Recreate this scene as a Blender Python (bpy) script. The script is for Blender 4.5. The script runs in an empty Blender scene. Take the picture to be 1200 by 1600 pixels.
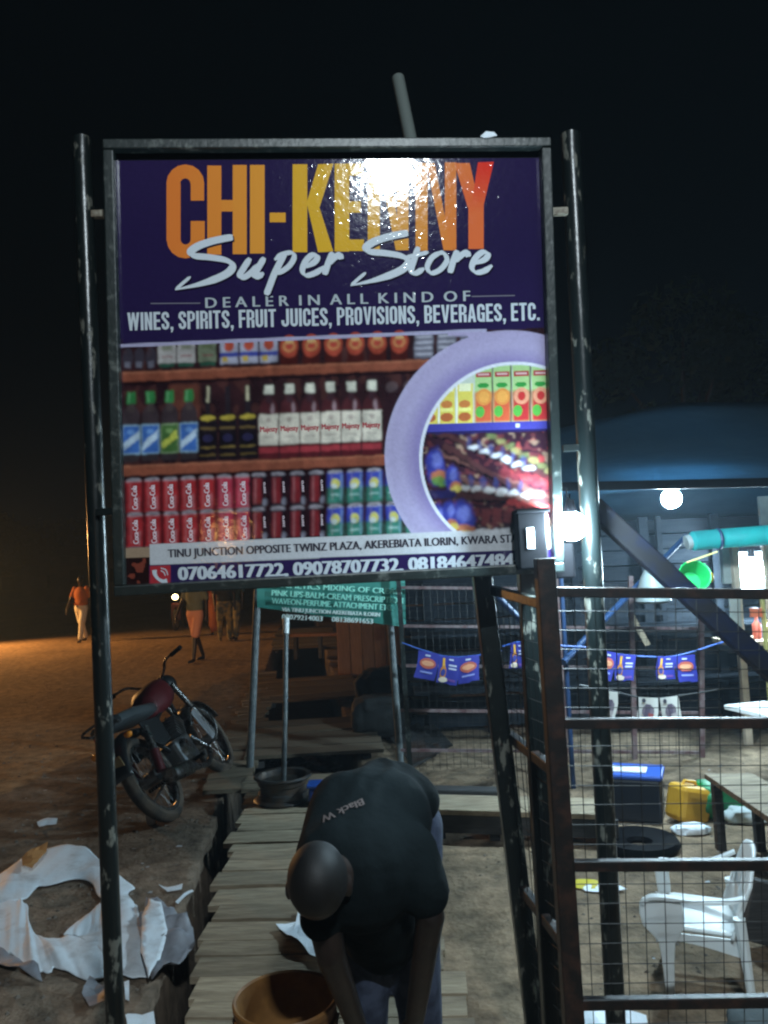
import bpy, bmesh, math, random
import numpy as np
from mathutils import Vector, Matrix, noise
from mathutils.bvhtree import BVHTree

random.seed(7)
HAZE = 0.003
SC = bpy.context.scene
COL = SC.collection
R_ = math.radians

# ------------------------------------------------------------------ camera
FPX, EYE = 1230.0, 1.6                       # focal length in photo pixels, eye height
PITCH, ROLL = math.atan(85 / 1230), R_(2.6)
fw = Vector((0, math.cos(PITCH), math.sin(PITCH)))
r0 = Vector((1, 0, 0)); u0 = Vector((0, -math.sin(PITCH), math.cos(PITCH)))
cu = u0 * math.cos(ROLL) + r0 * math.sin(ROLL)
cr = r0 * math.cos(ROLL) - u0 * math.sin(ROLL)
CAM = Vector((0, 0, EYE))
cam = bpy.data.objects.new('camera', bpy.data.cameras.new('camera'))
COL.objects.link(cam)
cam.matrix_world = Matrix.Translation(CAM) @ Matrix((cr, cu, -fw)).transposed().to_4x4()
cam.data.sensor_fit = 'VERTICAL'; cam.data.sensor_height = 24
cam.data.lens = FPX / 1600 * 24
cam.data.clip_start = 0.05; cam.data.clip_end = 600
SC.camera = cam

# ------------------------------------------------------------------ world: night sky
w = bpy.data.worlds.new('World'); SC.world = w; w.use_nodes = True
nt = w.node_tree; bg = nt.nodes['Background']
bg.inputs['Color'].default_value = (0.12, 0.3, 0.42, 1)
bg.inputs['Strength'].default_value = 0.003

SC.view_settings.view_transform = 'Standard'; SC.view_settings.look = 'None'
SC.view_settings.gamma = 1; SC.view_settings.exposure = 0.0
SC.render.engine = 'CYCLES'
SC.cycles.use_denoising = True
SC.cycles.max_bounces = 6
SC.cycles.sample_clamp_indirect = 4
SC.render.filter_size = 2.0 if hasattr(SC.render, 'filter_size') else 1.5
SC.cycles.filter_width = 2.3

def ray(px, py):
    return fw + cr * ((px - 600) / FPX) + cu * ((800 - py) / FPX)
def P(px, py, Y):
    d = ray(px, py); return CAM + d * (Y / d.y)
def G(px, py, z=0.0):
    d = ray(px, py); return CAM + d * ((z - EYE) / d.z)

# ------------------------------------------------------------------ sign plane (yaw 4.5 deg, leaning 3.5 deg forward)
SA, SB = R_(4.5), R_(-3.5)
SN = Vector((math.sin(SA) * math.cos(SB), -math.cos(SA) * math.cos(SB), math.sin(SB)))
SP0 = P(181, 931, 2.30)
def S(px, py, off=0.0):
    d = ray(px, py); t = (SP0 - CAM).dot(SN) / d.dot(SN)
    return CAM + d * t + SN * off
def mirror_point(px, py, dist):
    p = S(px, py); d = (p - CAM).normalized()
    return p + (d - 2 * d.dot(SN) * SN) * dist, p

# ------------------------------------------------------------------ lamps behind the photographer (their reflections show on the sign)
def area_light(name, loc, target, size, power, color, shape='RECTANGLE', size2=.16):
    l = bpy.data.lights.new(name, 'AREA'); l.shape = shape; l.size = size; l.size_y = size2
    l.energy = power; l.color = color
    o = bpy.data.objects.new(name, l); COL.objects.link(o)
    o.location = loc; o.rotation_euler = (target - loc).to_track_quat('-Z', 'Y').to_euler()
    return o
FLOOD, FT = mirror_point(612, 262, 4.3)
area_light('flood_light', FLOOD, FT + Vector((0, 0.5, -0.9)), 0.26, 155, (0.80, 0.93, 1.0), 'RECTANGLE', .04)
FIRE, FT2 = mirror_point(352, 838, 5.2)
area_light('warm_light', FIRE, FT2, 0.13, 1.9, (1.0, 0.5, 0.16), 'RECTANGLE', .04)
ROADLAMP = Vector((-13.2, 20.0, 2.8))
l = bpy.data.lights.new('road_light', 'SPOT'); l.energy = 5200; l.color = (1.0, 0.50, 0.16)
l.spot_size = R_(125); l.spot_blend = 1.0; l.shadow_soft_size = 0.15
o = bpy.data.objects.new('road_light', l); COL.objects.link(o); o.location = ROADLAMP + Vector((0, 0, -0.1))
o.rotation_euler = (Vector((-10, 18, 0)) - ROADLAMP).to_track_quat('-Z', 'Y').to_euler()

l = bpy.data.lights.new('headlight_beam', 'SPOT'); l.energy = 4200; l.color = (1.0, 0.52, 0.2)
l.spot_size = R_(28); l.spot_blend = 0.9; l.shadow_soft_size = 0.08
o = bpy.data.objects.new('headlight_beam', l); COL.objects.link(o); o.location = (-7, -6, 1.3)
o.rotation_euler = (Vector((-2.6, 20, 0.5)) - Vector((-7, -6, 1.3))).to_track_quat('-Z', 'Y').to_euler()

# ------------------------------------------------------------------ helpers
def lin(c):
    return tuple((v / 12.92 if v <= 0.04045 else ((v + 0.055) / 1.055) ** 2.4) for v in [x / 255 for x in c])

def mat(name, c, rough=0.7, metal=0.0, c2=None, scale=8.0, bump=0.0, bscale=30.0, detail=4, mix=(0.4, 0.6), stretch=(1, 1, 1), emit=None, rnd=0.0, transl=0.0, spec=0.5, alpha=1.0, rough2=None):
    m = bpy.data.materials.new(name); m.use_nodes = True
    n = m.node_tree.nodes; L = m.node_tree.links; b = n['Principled BSDF']
    b.inputs['Base Color'].default_value = (*c, 1); b.inputs['Roughness'].default_value = rough
    b.inputs['Metallic'].default_value = metal
    b.inputs['Specular IOR Level'].default_value = spec
    if emit: b.inputs['Emission Color'].default_value = (*emit[0], 1); b.inputs['Emission Strength'].default_value = emit[1]
    tc = n.new('ShaderNodeTexCoord'); mp = n.new('ShaderNodeMapping'); mp.inputs['Scale'].default_value = stretch
    L.new(tc.outputs['Object'], mp.inputs['Vector'])
    out = None
    if c2:
        tx = n.new('ShaderNodeTexNoise'); tx.inputs['Scale'].default_value = scale; tx.inputs['Detail'].default_value = detail
        tx.inputs['Roughness'].default_value = 0.62
        L.new(mp.outputs[0], tx.inputs['Vector'])
        rp = n.new('ShaderNodeValToRGB'); rp.color_ramp.elements[0].position = mix[0]; rp.color_ramp.elements[1].position = mix[1]
        rp.color_ramp.elements[0].color = (*c, 1); rp.color_ramp.elements[1].color = (*c2, 1)
        L.new(tx.outputs['Fac'], rp.inputs[0]); out = rp.outputs[0]
        if rough2 is not None:
            mr = n.new('ShaderNodeMapRange'); mr.inputs['From Min'].default_value = mix[0]; mr.inputs['From Max'].default_value = mix[1]
            mr.inputs['To Min'].default_value = rough; mr.inputs['To Max'].default_value = rough2
            L.new(tx.outputs['Fac'], mr.inputs['Value']); L.new(mr.outputs[0], b.inputs['Roughness'])
    if rnd:
        oi = n.new('ShaderNodeObjectInfo'); hs = n.new('ShaderNodeHueSaturation')
        mr = n.new('ShaderNodeMapRange'); mr.inputs['To Min'].default_value = 1 - rnd; mr.inputs['To Max'].default_value = 1 + rnd
        L.new(oi.outputs['Random'], mr.inputs['Value']); L.new(mr.outputs[0], hs.inputs['Value'])
        if out: L.new(out, hs.inputs['Color'])
        else: hs.inputs['Color'].default_value = (*c, 1)
        out = hs.outputs[0]
    if out: L.new(out, b.inputs['Base Color'])
    if bump:
        tb = n.new('ShaderNodeTexNoise'); tb.inputs['Scale'].default_value = bscale; tb.inputs['Detail'].default_value = 5
        L.new(mp.outputs[0], tb.inputs['Vector'])
        bp = n.new('ShaderNodeBump'); bp.inputs['Strength'].default_value = 1.0; bp.inputs['Distance'].default_value = bump
        L.new(tb.outputs['Fac'], bp.inputs['Height']); L.new(bp.outputs[0], b.inputs['Normal'])
    if transl:
        tr = n.new('ShaderNodeBsdfTranslucent'); tr.inputs[0].default_value = (*c, 1)
        ms = n.new('ShaderNodeMixShader'); ms.inputs[0].default_value = transl
        L.new(b.outputs[0], ms.inputs[1]); L.new(tr.outputs[0], ms.inputs[2]); L.new(ms.outputs[0], n['Material Output'].inputs[0])
    return m

def props(o, label=None, cat=None, group=None, kind=None):
    if label: o['label'] = label
    if cat: o['category'] = cat
    if group: o['group'] = group
    if kind: o['kind'] = kind
    return o

def thing(name, label, cat, loc=(0, 0, 0), group=None, rot=None):
    o = bpy.data.objects.new(name, None); COL.objects.link(o); o.location = loc
    o.empty_display_size = 0.1
    if rot is not None: o.rotation_euler = rot
    bpy.context.view_layer.update()
    return props(o, label, cat, group)

class MB:
    """collects shapes in world coordinates (or local ones, when local=True) and links them as one mesh"""
    def __init__(s): s.v = []; s.f = []; s.c = []
    def add(s, vs, fs, col=None):
        k = len(s.v); s.v += [Vector(v) for v in vs]; s.f += [[i + k for i in f] for f in fs]
        if col is not None: s.c += [col] * len(fs)
        return s
    def box(s, c, size, rot=None):
        hx, hy, hz = [x / 2 for x in size]; c = Vector(c)
        vs = [Vector((x, y, z)) for x in (-hx, hx) for y in (-hy, hy) for z in (-hz, hz)]
        if rot is not None: vs = [rot @ v for v in vs]
        return s.add([c + v for v in vs], [(0, 1, 3, 2), (4, 6, 7, 5), (0, 4, 5, 1), (2, 3, 7, 6), (0, 2, 6, 4), (1, 5, 7, 3)])
    def beam(s, a, b, wd, ht, up=(0, 0, 1)):
        a = Vector(a); b = Vector(b); d = (b - a).normalized(); up = Vector(up)
        if abs(d.dot(up)) > 0.98: up = Vector((0, 1, 0))
        x = d.cross(up).normalized(); z = x.cross(d)
        vs = [p + x * (i * wd / 2) + z * (j * ht / 2) for p in (a, b) for i, j in ((-1, -1), (1, -1), (1, 1), (-1, 1))]
        return s.add(vs, [(3, 2, 1, 0), (4, 5, 6, 7), (0, 1, 5, 4), (1, 2, 6, 5), (2, 3, 7, 6), (3, 0, 4, 7)])
    def tube(s, pts, r, seg=12, caps=True, sq=False):
        pts = [Vector(p) for p in pts]; n = len(pts)
        rs = r if isinstance(r, (list, tuple)) else [r] * n
        t0 = (pts[1] - pts[0]).normalized(); up = Vector((0, 0, 1))
        if abs(t0.dot(up)) > 0.95: up = Vector((0, 1, 0))
        x = t0.cross(up).normalized(); vs = []
        for i in range(n):
            t = (pts[min(i + 1, n - 1)] - pts[max(i - 1, 0)]).normalized()
            x = (x - t * x.dot(t)).normalized(); y = t.cross(x)
            for k in range(seg):
                a = 2 * math.pi * k / seg + (math.pi / 4 if sq else 0)
                vs.append(pts[i] + (x * math.cos(a) + y * math.sin(a)) * rs[i])
        fs = [(i * seg + k, i * seg + (k + 1) % seg, (i + 1) * seg + (k + 1) % seg, (i + 1) * seg + k) for i in range(n - 1) for k in range(seg)]
        if caps: fs += [tuple(range(seg))[::-1], tuple((n - 1) * seg + k for k in range(seg))]
        return s.add(vs, fs)
    def lathe(s, prof, c=(0, 0, 0), seg=32, axis=None, closed=False):
        c = Vector(c); M = Vector((0, 0, 1)).rotation_difference(Vector(axis)).to_matrix() if axis is not None else Matrix.Identity(3)
        n = len(prof)
        vs = [c + M @ Vector((r * math.cos(2 * math.pi * k / seg), r * math.sin(2 * math.pi * k / seg), z)) for r, z in prof for k in range(seg)]
        rng = n if closed else n - 1
        fs = [(i * seg + k, i * seg + (k + 1) % seg, ((i + 1) % n) * seg + (k + 1) % seg, ((i + 1) % n) * seg + k) for i in range(rng) for k in range(seg)]
        return s.add(vs, fs)
    def ball(s, c, r, seg=16, rings=10):
        r = Vector(r) if hasattr(r, '__len__') else Vector((r, r, r)); c = Vector(c)
        vs = [c + Vector((r.x * math.sin(math.pi * j / rings) * math.cos(2 * math.pi * k / seg), r.y * math.sin(math.pi * j / rings) * math.sin(2 * math.pi * k / seg), r.z * math.cos(math.pi * j / rings))) for j in range(1, rings) for k in range(seg)]
        m = rings - 1
        fs = [(j * seg + k, (j + 1) * seg + k, (j + 1) * seg + (k + 1) % seg, j * seg + (k + 1) % seg) for j in range(m - 1) for k in range(seg)]
        vs += [c + Vector((0, 0, r.z)), c - Vector((0, 0, r.z))]
        a = m * seg
        fs += [(a, k, (k + 1) % seg) for k in range(seg)] + [(a + 1, (m - 1) * seg + (k + 1) % seg, (m - 1) * seg + k) for k in range(seg)]
        return s.add(vs, fs)
    def build(s, name, m, root=None, local=False, smooth=False, bevel=0, solid=0, sub=0):
        me = bpy.data.meshes.new(name); vs = s.v
        if root is not None and not local:
            inv = root.matrix_world.inverted(); vs = [inv @ v for v in vs]
            off = None
        elif root is None and not local:
            off = sum(vs, Vector()) / len(vs); off.z = min(v.z for v in vs)
            vs = [v - off for v in vs]
        else: off = None
        me.from_pydata(vs, [], s.f); me.materials.append(m)
        if s.c and len(s.c) == len(s.f):
            ca = me.color_attributes.new('print', 'FLOAT_COLOR', 'CORNER')
            arr = []
            for p in me.polygons: arr += list((*s.c[p.index], 1)) * p.loop_total
            ca.data.foreach_set('color', arr)
        if smooth: me.polygons.foreach_set('use_smooth', [True] * len(me.polygons))
        me.validate(); me.update()
        o = bpy.data.objects.new(name, me); COL.objects.link(o)
        if off is not None: o.location = off
        if root is not None: o.parent = root
        if solid: md = o.modifiers.new('solid', 'SOLIDIFY'); md.thickness = solid; md.offset = 0
        if bevel: md = o.modifiers.new('bevel', 'BEVEL'); md.width = bevel; md.segments = 2; md.limit_method = 'ANGLE'
        if sub: md = o.modifiers.new('sub', 'SUBSURF'); md.levels = sub; md.render_levels = sub
        if smooth and not sub:
            try:
                me.set_sharp_from_angle(angle=R_(40))
            except Exception: pass
        return o

def curve_pts(pts, n=6):
    """Catmull-Rom through the points"""
    pts = [Vector(p) for p in pts]; out = []
    q = [2 * pts[0] - pts[1]] + pts + [2 * pts[-1] - pts[-2]]
    for i in range(1, len(q) - 2):
        a, b, c, d = q[i - 1:i + 3]
        for k in range(n):
            t = k / n
            out.append(0.5 * ((2 * b) + (c - a) * t + (2 * a - 5 * b + 4 * c - d) * t * t + (3 * b - a - 3 * c + d) * t ** 3))
    out.append(pts[-1]); return out

def blob(name, prims, voxel, m, root, smooth_it=6, local=False):
    """one continuous skin: overlapping tapered limbs and ellipsoids fused by a voxel remesh, baked to a mesh"""
    mb = MB()
    for p in prims:
        if p[0] == 'c':
            a, b, ra, rb = Vector(p[1]), Vector(p[2]), p[3], p[4]
            mb.tube([a, a.lerp(b, .5), b], [ra, (ra + rb) / 2, rb], 14); mb.ball(a, ra, 14, 10); mb.ball(b, rb, 14, 10)
        else:
            k = len(mb.v); mb.ball((0, 0, 0), p[2], 20, 14)
            rot = p[3] if len(p) > 3 else Matrix.Identity(3)
            for i in range(k, len(mb.v)): mb.v[i] = Vector(p[1]) + rot @ mb.v[i]
    me = bpy.data.meshes.new('tmp'); me.from_pydata(mb.v, [], mb.f)
    t = bpy.data.objects.new('tmp', me); COL.objects.link(t)
    md = t.modifiers.new('r', 'REMESH'); md.mode = 'VOXEL'; md.voxel_size = voxel
    md = t.modifiers.new('s', 'SMOOTH'); md.iterations = smooth_it; md.factor = 0.6
    dg = bpy.context.evaluated_depsgraph_get(); dg.update()
    new = bpy.data.meshes.new_from_object(t.evaluated_get(dg))
    bpy.data.objects.remove(t); bpy.data.meshes.remove(me)
    if root is not None and not local: new.transform(root.matrix_world.inverted())
    new.materials.clear(); new.materials.append(m)
    new.polygons.foreach_set('use_smooth', [True] * len(new.polygons))
    o = bpy.data.objects.new(name, new); COL.objects.link(o)
    if root is not None: o.parent = root
    return o

_fc = {}
def font_mesh(text):
    """2-D triangles of a text in the built-in font, unit size, with its width and cap height"""
    if text in _fc: return _fc[text]
    cu_ = bpy.data.curves.new('t', 'FONT'); cu_.body = text; cu_.resolution_u = 3
    o = bpy.data.objects.new('t', cu_); COL.objects.link(o)
    dg = bpy.context.evaluated_depsgraph_get(); dg.update()
    me = bpy.data.meshes.new_from_object(o.evaluated_get(dg))
    vs = [v.co.xy.copy() for v in me.vertices]; fs = [tuple(p.vertices) for p in me.polygons]
    bpy.data.objects.remove(o); bpy.data.curves.remove(cu_); bpy.data.meshes.remove(me)
    x0 = min(v.x for v in vs); x1 = max(v.x for v in vs)
    _fc[text] = (vs, fs, x0, x1); return _fc[text]
CAPH = 0.73
def text_on(mb, text, a, b, cap, mapf, col=None, off=0.0006, smear=0.0, n=1, step=0.00004):
    """text along photo points a-b, cap height in photo px; mapf(px,py,off) -> world"""
    vs, fs, x0, x1 = font_mesh(text); a = Vector(a); b = Vector(b)
    d = (b - a); L = d.length; d.normalize(); up = Vector((d.y, -d.x))
    sx = (L - smear) / (x1 - x0); sy = cap / CAPH
    for k in range(n):
        s = smear * k / max(1, n - 1)
        mb.add([mapf(*(a + d * ((v.x - x0) * sx + s) + up * v.y * sy), off + step * k) for v in vs], fs, col)

# ------------------------------------------------------------------ materials
M = {}
M['post'] = mat('weathered_black_paint', (0.006, 0.009, 0.009), 0.3, 0.0, (0.11, 0.11, 0.092), 26, 0.0015, 40, 8, (0.575, 0.62), (1, 1, 0.4), rough2=0.55)
M['rust'] = mat('rusty_brown_paint', (0.008, 0.006, 0.0055), 0.5, 0.0, (0.04, 0.017, 0.011), 22, 0.001, 50, 5, (0.45, 0.65))
M['frame'] = mat('chipped_frame_paint', (0.011, 0.017, 0.016), 0.4, 0.0, (0.10, 0.11, 0.10), 26, 0.0012, 60, 5, (0.54, 0.70))
M['black'] = mat('black_plastic', (0.003, 0.003, 0.004), 0.6, spec=.08)
M['wire'] = mat('mesh_wire', (0.02, 0.019, 0.018), 0.5, 0.3)
M['wood'] = mat('weathered_boards', (0.19, 0.145, 0.095), 0.85, 0, (0.45, 0.365, 0.25), 7, 0.006, 22, 8, (0.3, 0.7), (0.8, 5, 4), rnd=0.38)
M['woodm'] = mat('brown_dirty_boards', (0.09, 0.07, 0.045), 0.85, 0, (0.19, 0.15, 0.10), 9, 0.003, 22, 6, (0.3, 0.7), (0.6, 9, 4), rnd=0.35)
M['woodd'] = mat('dark_boards', (0.026, 0.026, 0.027), 0.85, 0, (0.06, 0.058, 0.056), 8, 0.003, 22, 5, (0.3, 0.7), (0.6, 4, 8), rnd=0.3)
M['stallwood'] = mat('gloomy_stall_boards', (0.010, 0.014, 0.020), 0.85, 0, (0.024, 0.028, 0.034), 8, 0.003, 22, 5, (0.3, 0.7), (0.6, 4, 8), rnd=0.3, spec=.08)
M['woodr'] = mat('red_brown_boards', (0.16, 0.07, 0.03), 0.85, 0, (0.26, 0.13, 0.06), 8, 0.003, 22, 5, (0.3, 0.7), (8, 4, 0.6), rnd=0.2)
M['white'] = mat('white_plastic', (0.74, 0.78, 0.78), 0.38, bump=0.0003, bscale=60)
M['sheet'] = mat('white_vinyl_sheet', (0.80, 0.87, 0.93), 0.6, 0, (0.40, 0.40, 0.40), 6, 0.012, 7, 6, (0.55, 0.8))
M['chrome'] = mat('chrome', (0.6, 0.6, 0.6), 0.15, 1.0)
M['dull'] = mat('dull_metal', (0.22, 0.22, 0.22), 0.4, 0.8)
M['bchrome'] = mat('dusty_chrome', (.3, .3, .3), .22, 1.0, (.06, .05, .04), 14, mix=(.4, .6), rough2=.6)
M['rubber'] = mat('tyre_rubber', (0.028, 0.024, 0.02), 0.8, 0, (0.09, 0.065, 0.045), 9, 0.001, 60)
M['skin'] = mat('dark_skin', (0.013, 0.0085, 0.007), 0.42, 0, (0.022, 0.013, 0.010), 14, 0.0012, 90)
M['shirt'] = mat('black_cotton', (0.0045, 0.0075, 0.0085), 0.92, bump=0.02, bscale=6, spec=0.12)
M['jeans'] = mat('blue_denim', (0.018, 0.025, 0.05), 0.85, 0, (0.05, 0.065, 0.11), 14, 0.006, 16)

# printed vinyl: colour from the print, wrinkled glossy surface
def print_mat(name, rough=0.085, bump=1.0):
    m = bpy.data.materials.new(name); m.use_nodes = True; n = m.node_tree.nodes; L = m.node_tree.links; b = n['Principled BSDF']
    at = n.new('ShaderNodeVertexColor'); at.layer_name = 'print'; L.new(at.outputs['Color'], b.inputs['Base Color'])
    b.inputs['Roughness'].default_value = rough
    tc = n.new('ShaderNodeNewGeometry')
    a = n.new('ShaderNodeTexNoise'); a.inputs['Scale'].default_value = 4; a.inputs['Detail'].default_value = 1
    c = n.new('ShaderNodeTexNoise'); c.inputs['Scale'].default_value = 85; c.inputs['Detail'].default_value = 1
    d = n.new('ShaderNodeTexNoise'); d.inputs['Scale'].default_value = 48; d.inputs['Detail'].default_value = 3
    for t in (a, c, d): L.new(tc.outputs['Position'], t.inputs['Vector'])
    pw = n.new('ShaderNodeMapRange'); pw.interpolation_type = 'SMOOTHSTEP'; pw.inputs['From Min'].default_value = 0.64; pw.inputs['From Max'].default_value = 0.84
    L.new(c.outputs['Fac'], pw.inputs['Value'])
    b0 = n.new('ShaderNodeBump'); b0.inputs['Distance'].default_value = 0.0012 * bump; L.new(a.outputs['Fac'], b0.inputs['Height'])
    b1 = n.new('ShaderNodeBump'); b1.inputs['Distance'].default_value = 0.0006 * bump; L.new(d.outputs['Fac'], b1.inputs['Height']); L.new(b0.outputs[0], b1.inputs['Normal'])
    b2 = n.new('ShaderNodeBump'); b2.inputs['Distance'].default_value = 0.00022 * bump; L.new(pw.outputs[0], b2.inputs['Height'])
    L.new(b1.outputs[0], b2.inputs['Normal']); L.new(b2.outputs[0], b.inputs['Normal'])
    return m
M['print'] = print_mat('printed_vinyl')
M['printm'] = print_mat('printed_matt', 0.6, 0.3)

# ------------------------------------------------------------------ ground with the ditch
HORV = ray(471, 891); AX = Vector((HORV.x, HORV.y, 0)).normalized(); PX_ = Vector((AX.y, -AX.x, 0))
D0 = G(226, 1600); D0 = D0 - AX * D0.dot(AX)          # origin on the ditch's left lip
DW = 1.02
def UV(u, v, z=0.0): return D0 + PX_ * u + AX * v + Vector((0, 0, z))
def toUV(p): q = p - D0; return q.dot(PX_), q.dot(AX)
def gz(x, y):
    return 0.016 * noise.noise(Vector((x * 1.3, y * 1.3, 0))) + 0.007 * noise.noise(Vector((x * 5, y * 3.4, 3))) + 0.005 * noise.noise(Vector((x * 14, y * 14, 7)))
def axis_vals(a, b, fine, grow, lim):
    out = [a]; 
    while out[-1] < b: out.append(out[-1] + (fine if out[-1] < lim else (out[-1] - lim) * grow + fine))
    return out
left = [-x for x in axis_vals(0, 110, 0.05, 0.09, 3.2)][::-1]
right = [DW + x for x in axis_vals(0, 90, 0.05, 0.09, 4)]
us = [(u, 0) for u in left[:-1]] + [(-0.0, 0), (0.03, 1), (DW / 2, 1), (DW - 0.03, 1), (DW, 0)] + [(u, 0) for u in right[1:]]
vals = [-14, -8, -4, -2] + axis_vals(0, 200, 0.06, 0.07, 8)
verge_poly = [toUV(G(*p)) for p in ((-250, 1330), (-60, 1262), (30, 1232), (90, 1200), (180, 1166), (250, 1128), (300, 1092), (345, 1066), (396, 1046))]  # outline of the darker soil between the road and the ditch
def inside(pt, poly):
    x, y = pt; c = False; j = len(poly) - 1
    for i in range(len(poly)):
        if (poly[i][1] > y) != (poly[j][1] > y) and x < (poly[j][0] - poly[i][0]) * (y - poly[i][1]) / (poly[j][1] - poly[i][1]) + poly[i][0]: c = not c
        j = i
    return c
verge_area = verge_poly + [(0.1, verge_poly[-1][1]), (0.1, -20), (-9, -20)]
gv, gc = [], []
for v in vals:
    for u, low in us:
        p = UV(u, v); edge = 0.02 * noise.noise(Vector((v * 3, u, 1))) if abs(u) < 0.1 or abs(u - DW) < 0.1 else 0
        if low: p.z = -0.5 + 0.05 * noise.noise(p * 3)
        else: p.z = gz(p.x, p.y); p += PX_ * edge
        gv.append(p)
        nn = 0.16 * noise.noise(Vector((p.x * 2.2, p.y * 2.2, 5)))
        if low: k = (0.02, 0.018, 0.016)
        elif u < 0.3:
            t = 1 if inside((u + nn, v + nn * 2), verge_area) else 0
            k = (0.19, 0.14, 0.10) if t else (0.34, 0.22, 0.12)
        else: k = (0.215, 0.155, 0.10)
        f = 1 + 0.35 * noise.noise(Vector((p.x * 0.9, p.y * 0.9, 9)))
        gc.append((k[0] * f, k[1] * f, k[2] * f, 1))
nu = len(us)
me = bpy.data.meshes.new('ground')
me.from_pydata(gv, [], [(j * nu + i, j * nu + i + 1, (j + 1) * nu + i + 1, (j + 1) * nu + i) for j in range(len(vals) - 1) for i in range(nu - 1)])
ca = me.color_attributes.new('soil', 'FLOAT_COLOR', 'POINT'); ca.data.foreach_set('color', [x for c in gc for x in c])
m = bpy.data.materials.new('dirt'); m.use_nodes = True; n = m.node_tree.nodes; L = m.node_tree.links; b = n['Principled BSDF']
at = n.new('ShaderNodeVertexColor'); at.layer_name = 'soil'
ge = n.new('ShaderNodeNewGeometry')
n1 = n.new('ShaderNodeTexNoise'); n1.inputs['Scale'].default_value = 7; n1.inputs['Detail'].default_value = 8; n1.inputs['Roughness'].default_value = 0.7
n2 = n.new('ShaderNodeTexVoronoi'); n2.inputs['Scale'].default_value = 38
L.new(ge.outputs['Position'], n1.inputs['Vector']); L.new(ge.outputs['Position'], n2.inputs['Vector'])
mr = n.new('ShaderNodeMapRange'); mr.inputs['From Min'].default_value = 0.3; mr.inputs['From Max'].default_value = 0.7; mr.inputs['To Min'].default_value = 0.4; mr.inputs['To Max'].default_value = 1.7
L.new(n1.outputs['Fac'], mr.inputs['Value'])
mx = n.new('ShaderNodeMix'); mx.data_type = 'RGBA'; mx.blend_type = 'MULTIPLY'; mx.inputs[0].default_value = 1
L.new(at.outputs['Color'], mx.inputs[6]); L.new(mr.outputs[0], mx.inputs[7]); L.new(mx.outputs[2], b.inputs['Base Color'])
b.inputs['Roughness'].default_value = 0.9; b.inputs['Specular IOR Level'].default_value = 0.25
bp = n.new('ShaderNodeBump'); bp.inputs['Distance'].default_value = 0.04; L.new(n1.outputs['Fac'], bp.inputs['Height'])
bp2 = n.new('ShaderNodeBump'); bp2.inputs['Distance'].default_value = 0.004; L.new(n2.outputs['Distance'], bp2.inputs['Height'])
L.new(bp.outputs[0], bp2.inputs['Normal']); L.new(bp2.outputs[0], b.inputs['Normal'])
me.materials.append(m); me.polygons.foreach_set('use_smooth', [True] * len(me.polygons))
o = bpy.data.objects.new('ground', me); COL.objects.link(o); props(o, kind='structure')

# pebbles, clods and scraps scattered on the ground
def scatter(name, m, n, urange, vrange, smin, smax, flat=0.6, paper=False):
    mb = MB()
    for _ in range(n):
        u = random.uniform(*urange); v = random.uniform(*vrange)
        if -0.02 < u < DW + 0.35: continue
        p = UV(u, v); p.z = gz(p.x, p.y); s = random.uniform(smin, smax) * random.choice((0.6, 0.8, 1))
        if paper:
            a = random.uniform(0, 6.28); q = []
            for k in range(4):
                q.append(p + Vector((math.cos(a + k * 1.57) * s * random.uniform(.5, 1.2), math.sin(a + k * 1.57) * s * random.uniform(.4, .9), random.uniform(0.002, 0.35 * s))))
            mb.add(q, [(0, 1, 2), (0, 2, 3)])
        else:
            vs = [p + Vector((random.uniform(.6, 1) * s * x, random.uniform(.6, 1) * s * y, random.uniform(.6, 1) * s * z * flat)) for x, y, z in ((1, 0, 0), (-1, 0, 0), (0, 1, 0), (0, -1, 0), (0, 0, 1), (0, 0, -.5))]
            mb.add(vs, [(0, 2, 4), (2, 1, 4), (1, 3, 4), (3, 0, 4), (2, 0, 5), (1, 2, 5), (3, 1, 5), (0, 3, 5)])
    return props(mb.build(name, m), kind='stuff')
M['pebble'] = mat('pebbles', (0.09, 0.07, 0.055), 0.9, 0, (0.2, 0.17, 0.14), 20)
M['scrap'] = mat('litter_scraps', (0.5, 0.53, 0.55), 0.5, 0, (0.16, 0.15, 0.14), 7)
scatter('pebbles', M['pebble'], 1600, (-3.4, 0), (2.0, 9), 0.006, 0.026)
scatter('pebbles', M['pebble'], 1100, (1.4, 4.5), (2.2, 6.5), 0.005, 0.018)
scatter('litter', M['scrap'], 46, (-1.2, -0.05), (6.5, 10.5), 0.02, 0.07, paper=True)
scatter('litter', M['scrap'], 60, (-2.2, -0.1), (2.6, 6.5), 0.006, 0.03, paper=True)
scatter('litter', M['scrap'], 40, (1.5, 4.0), (2.4, 6.5), 0.006, 0.025, paper=True)

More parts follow.
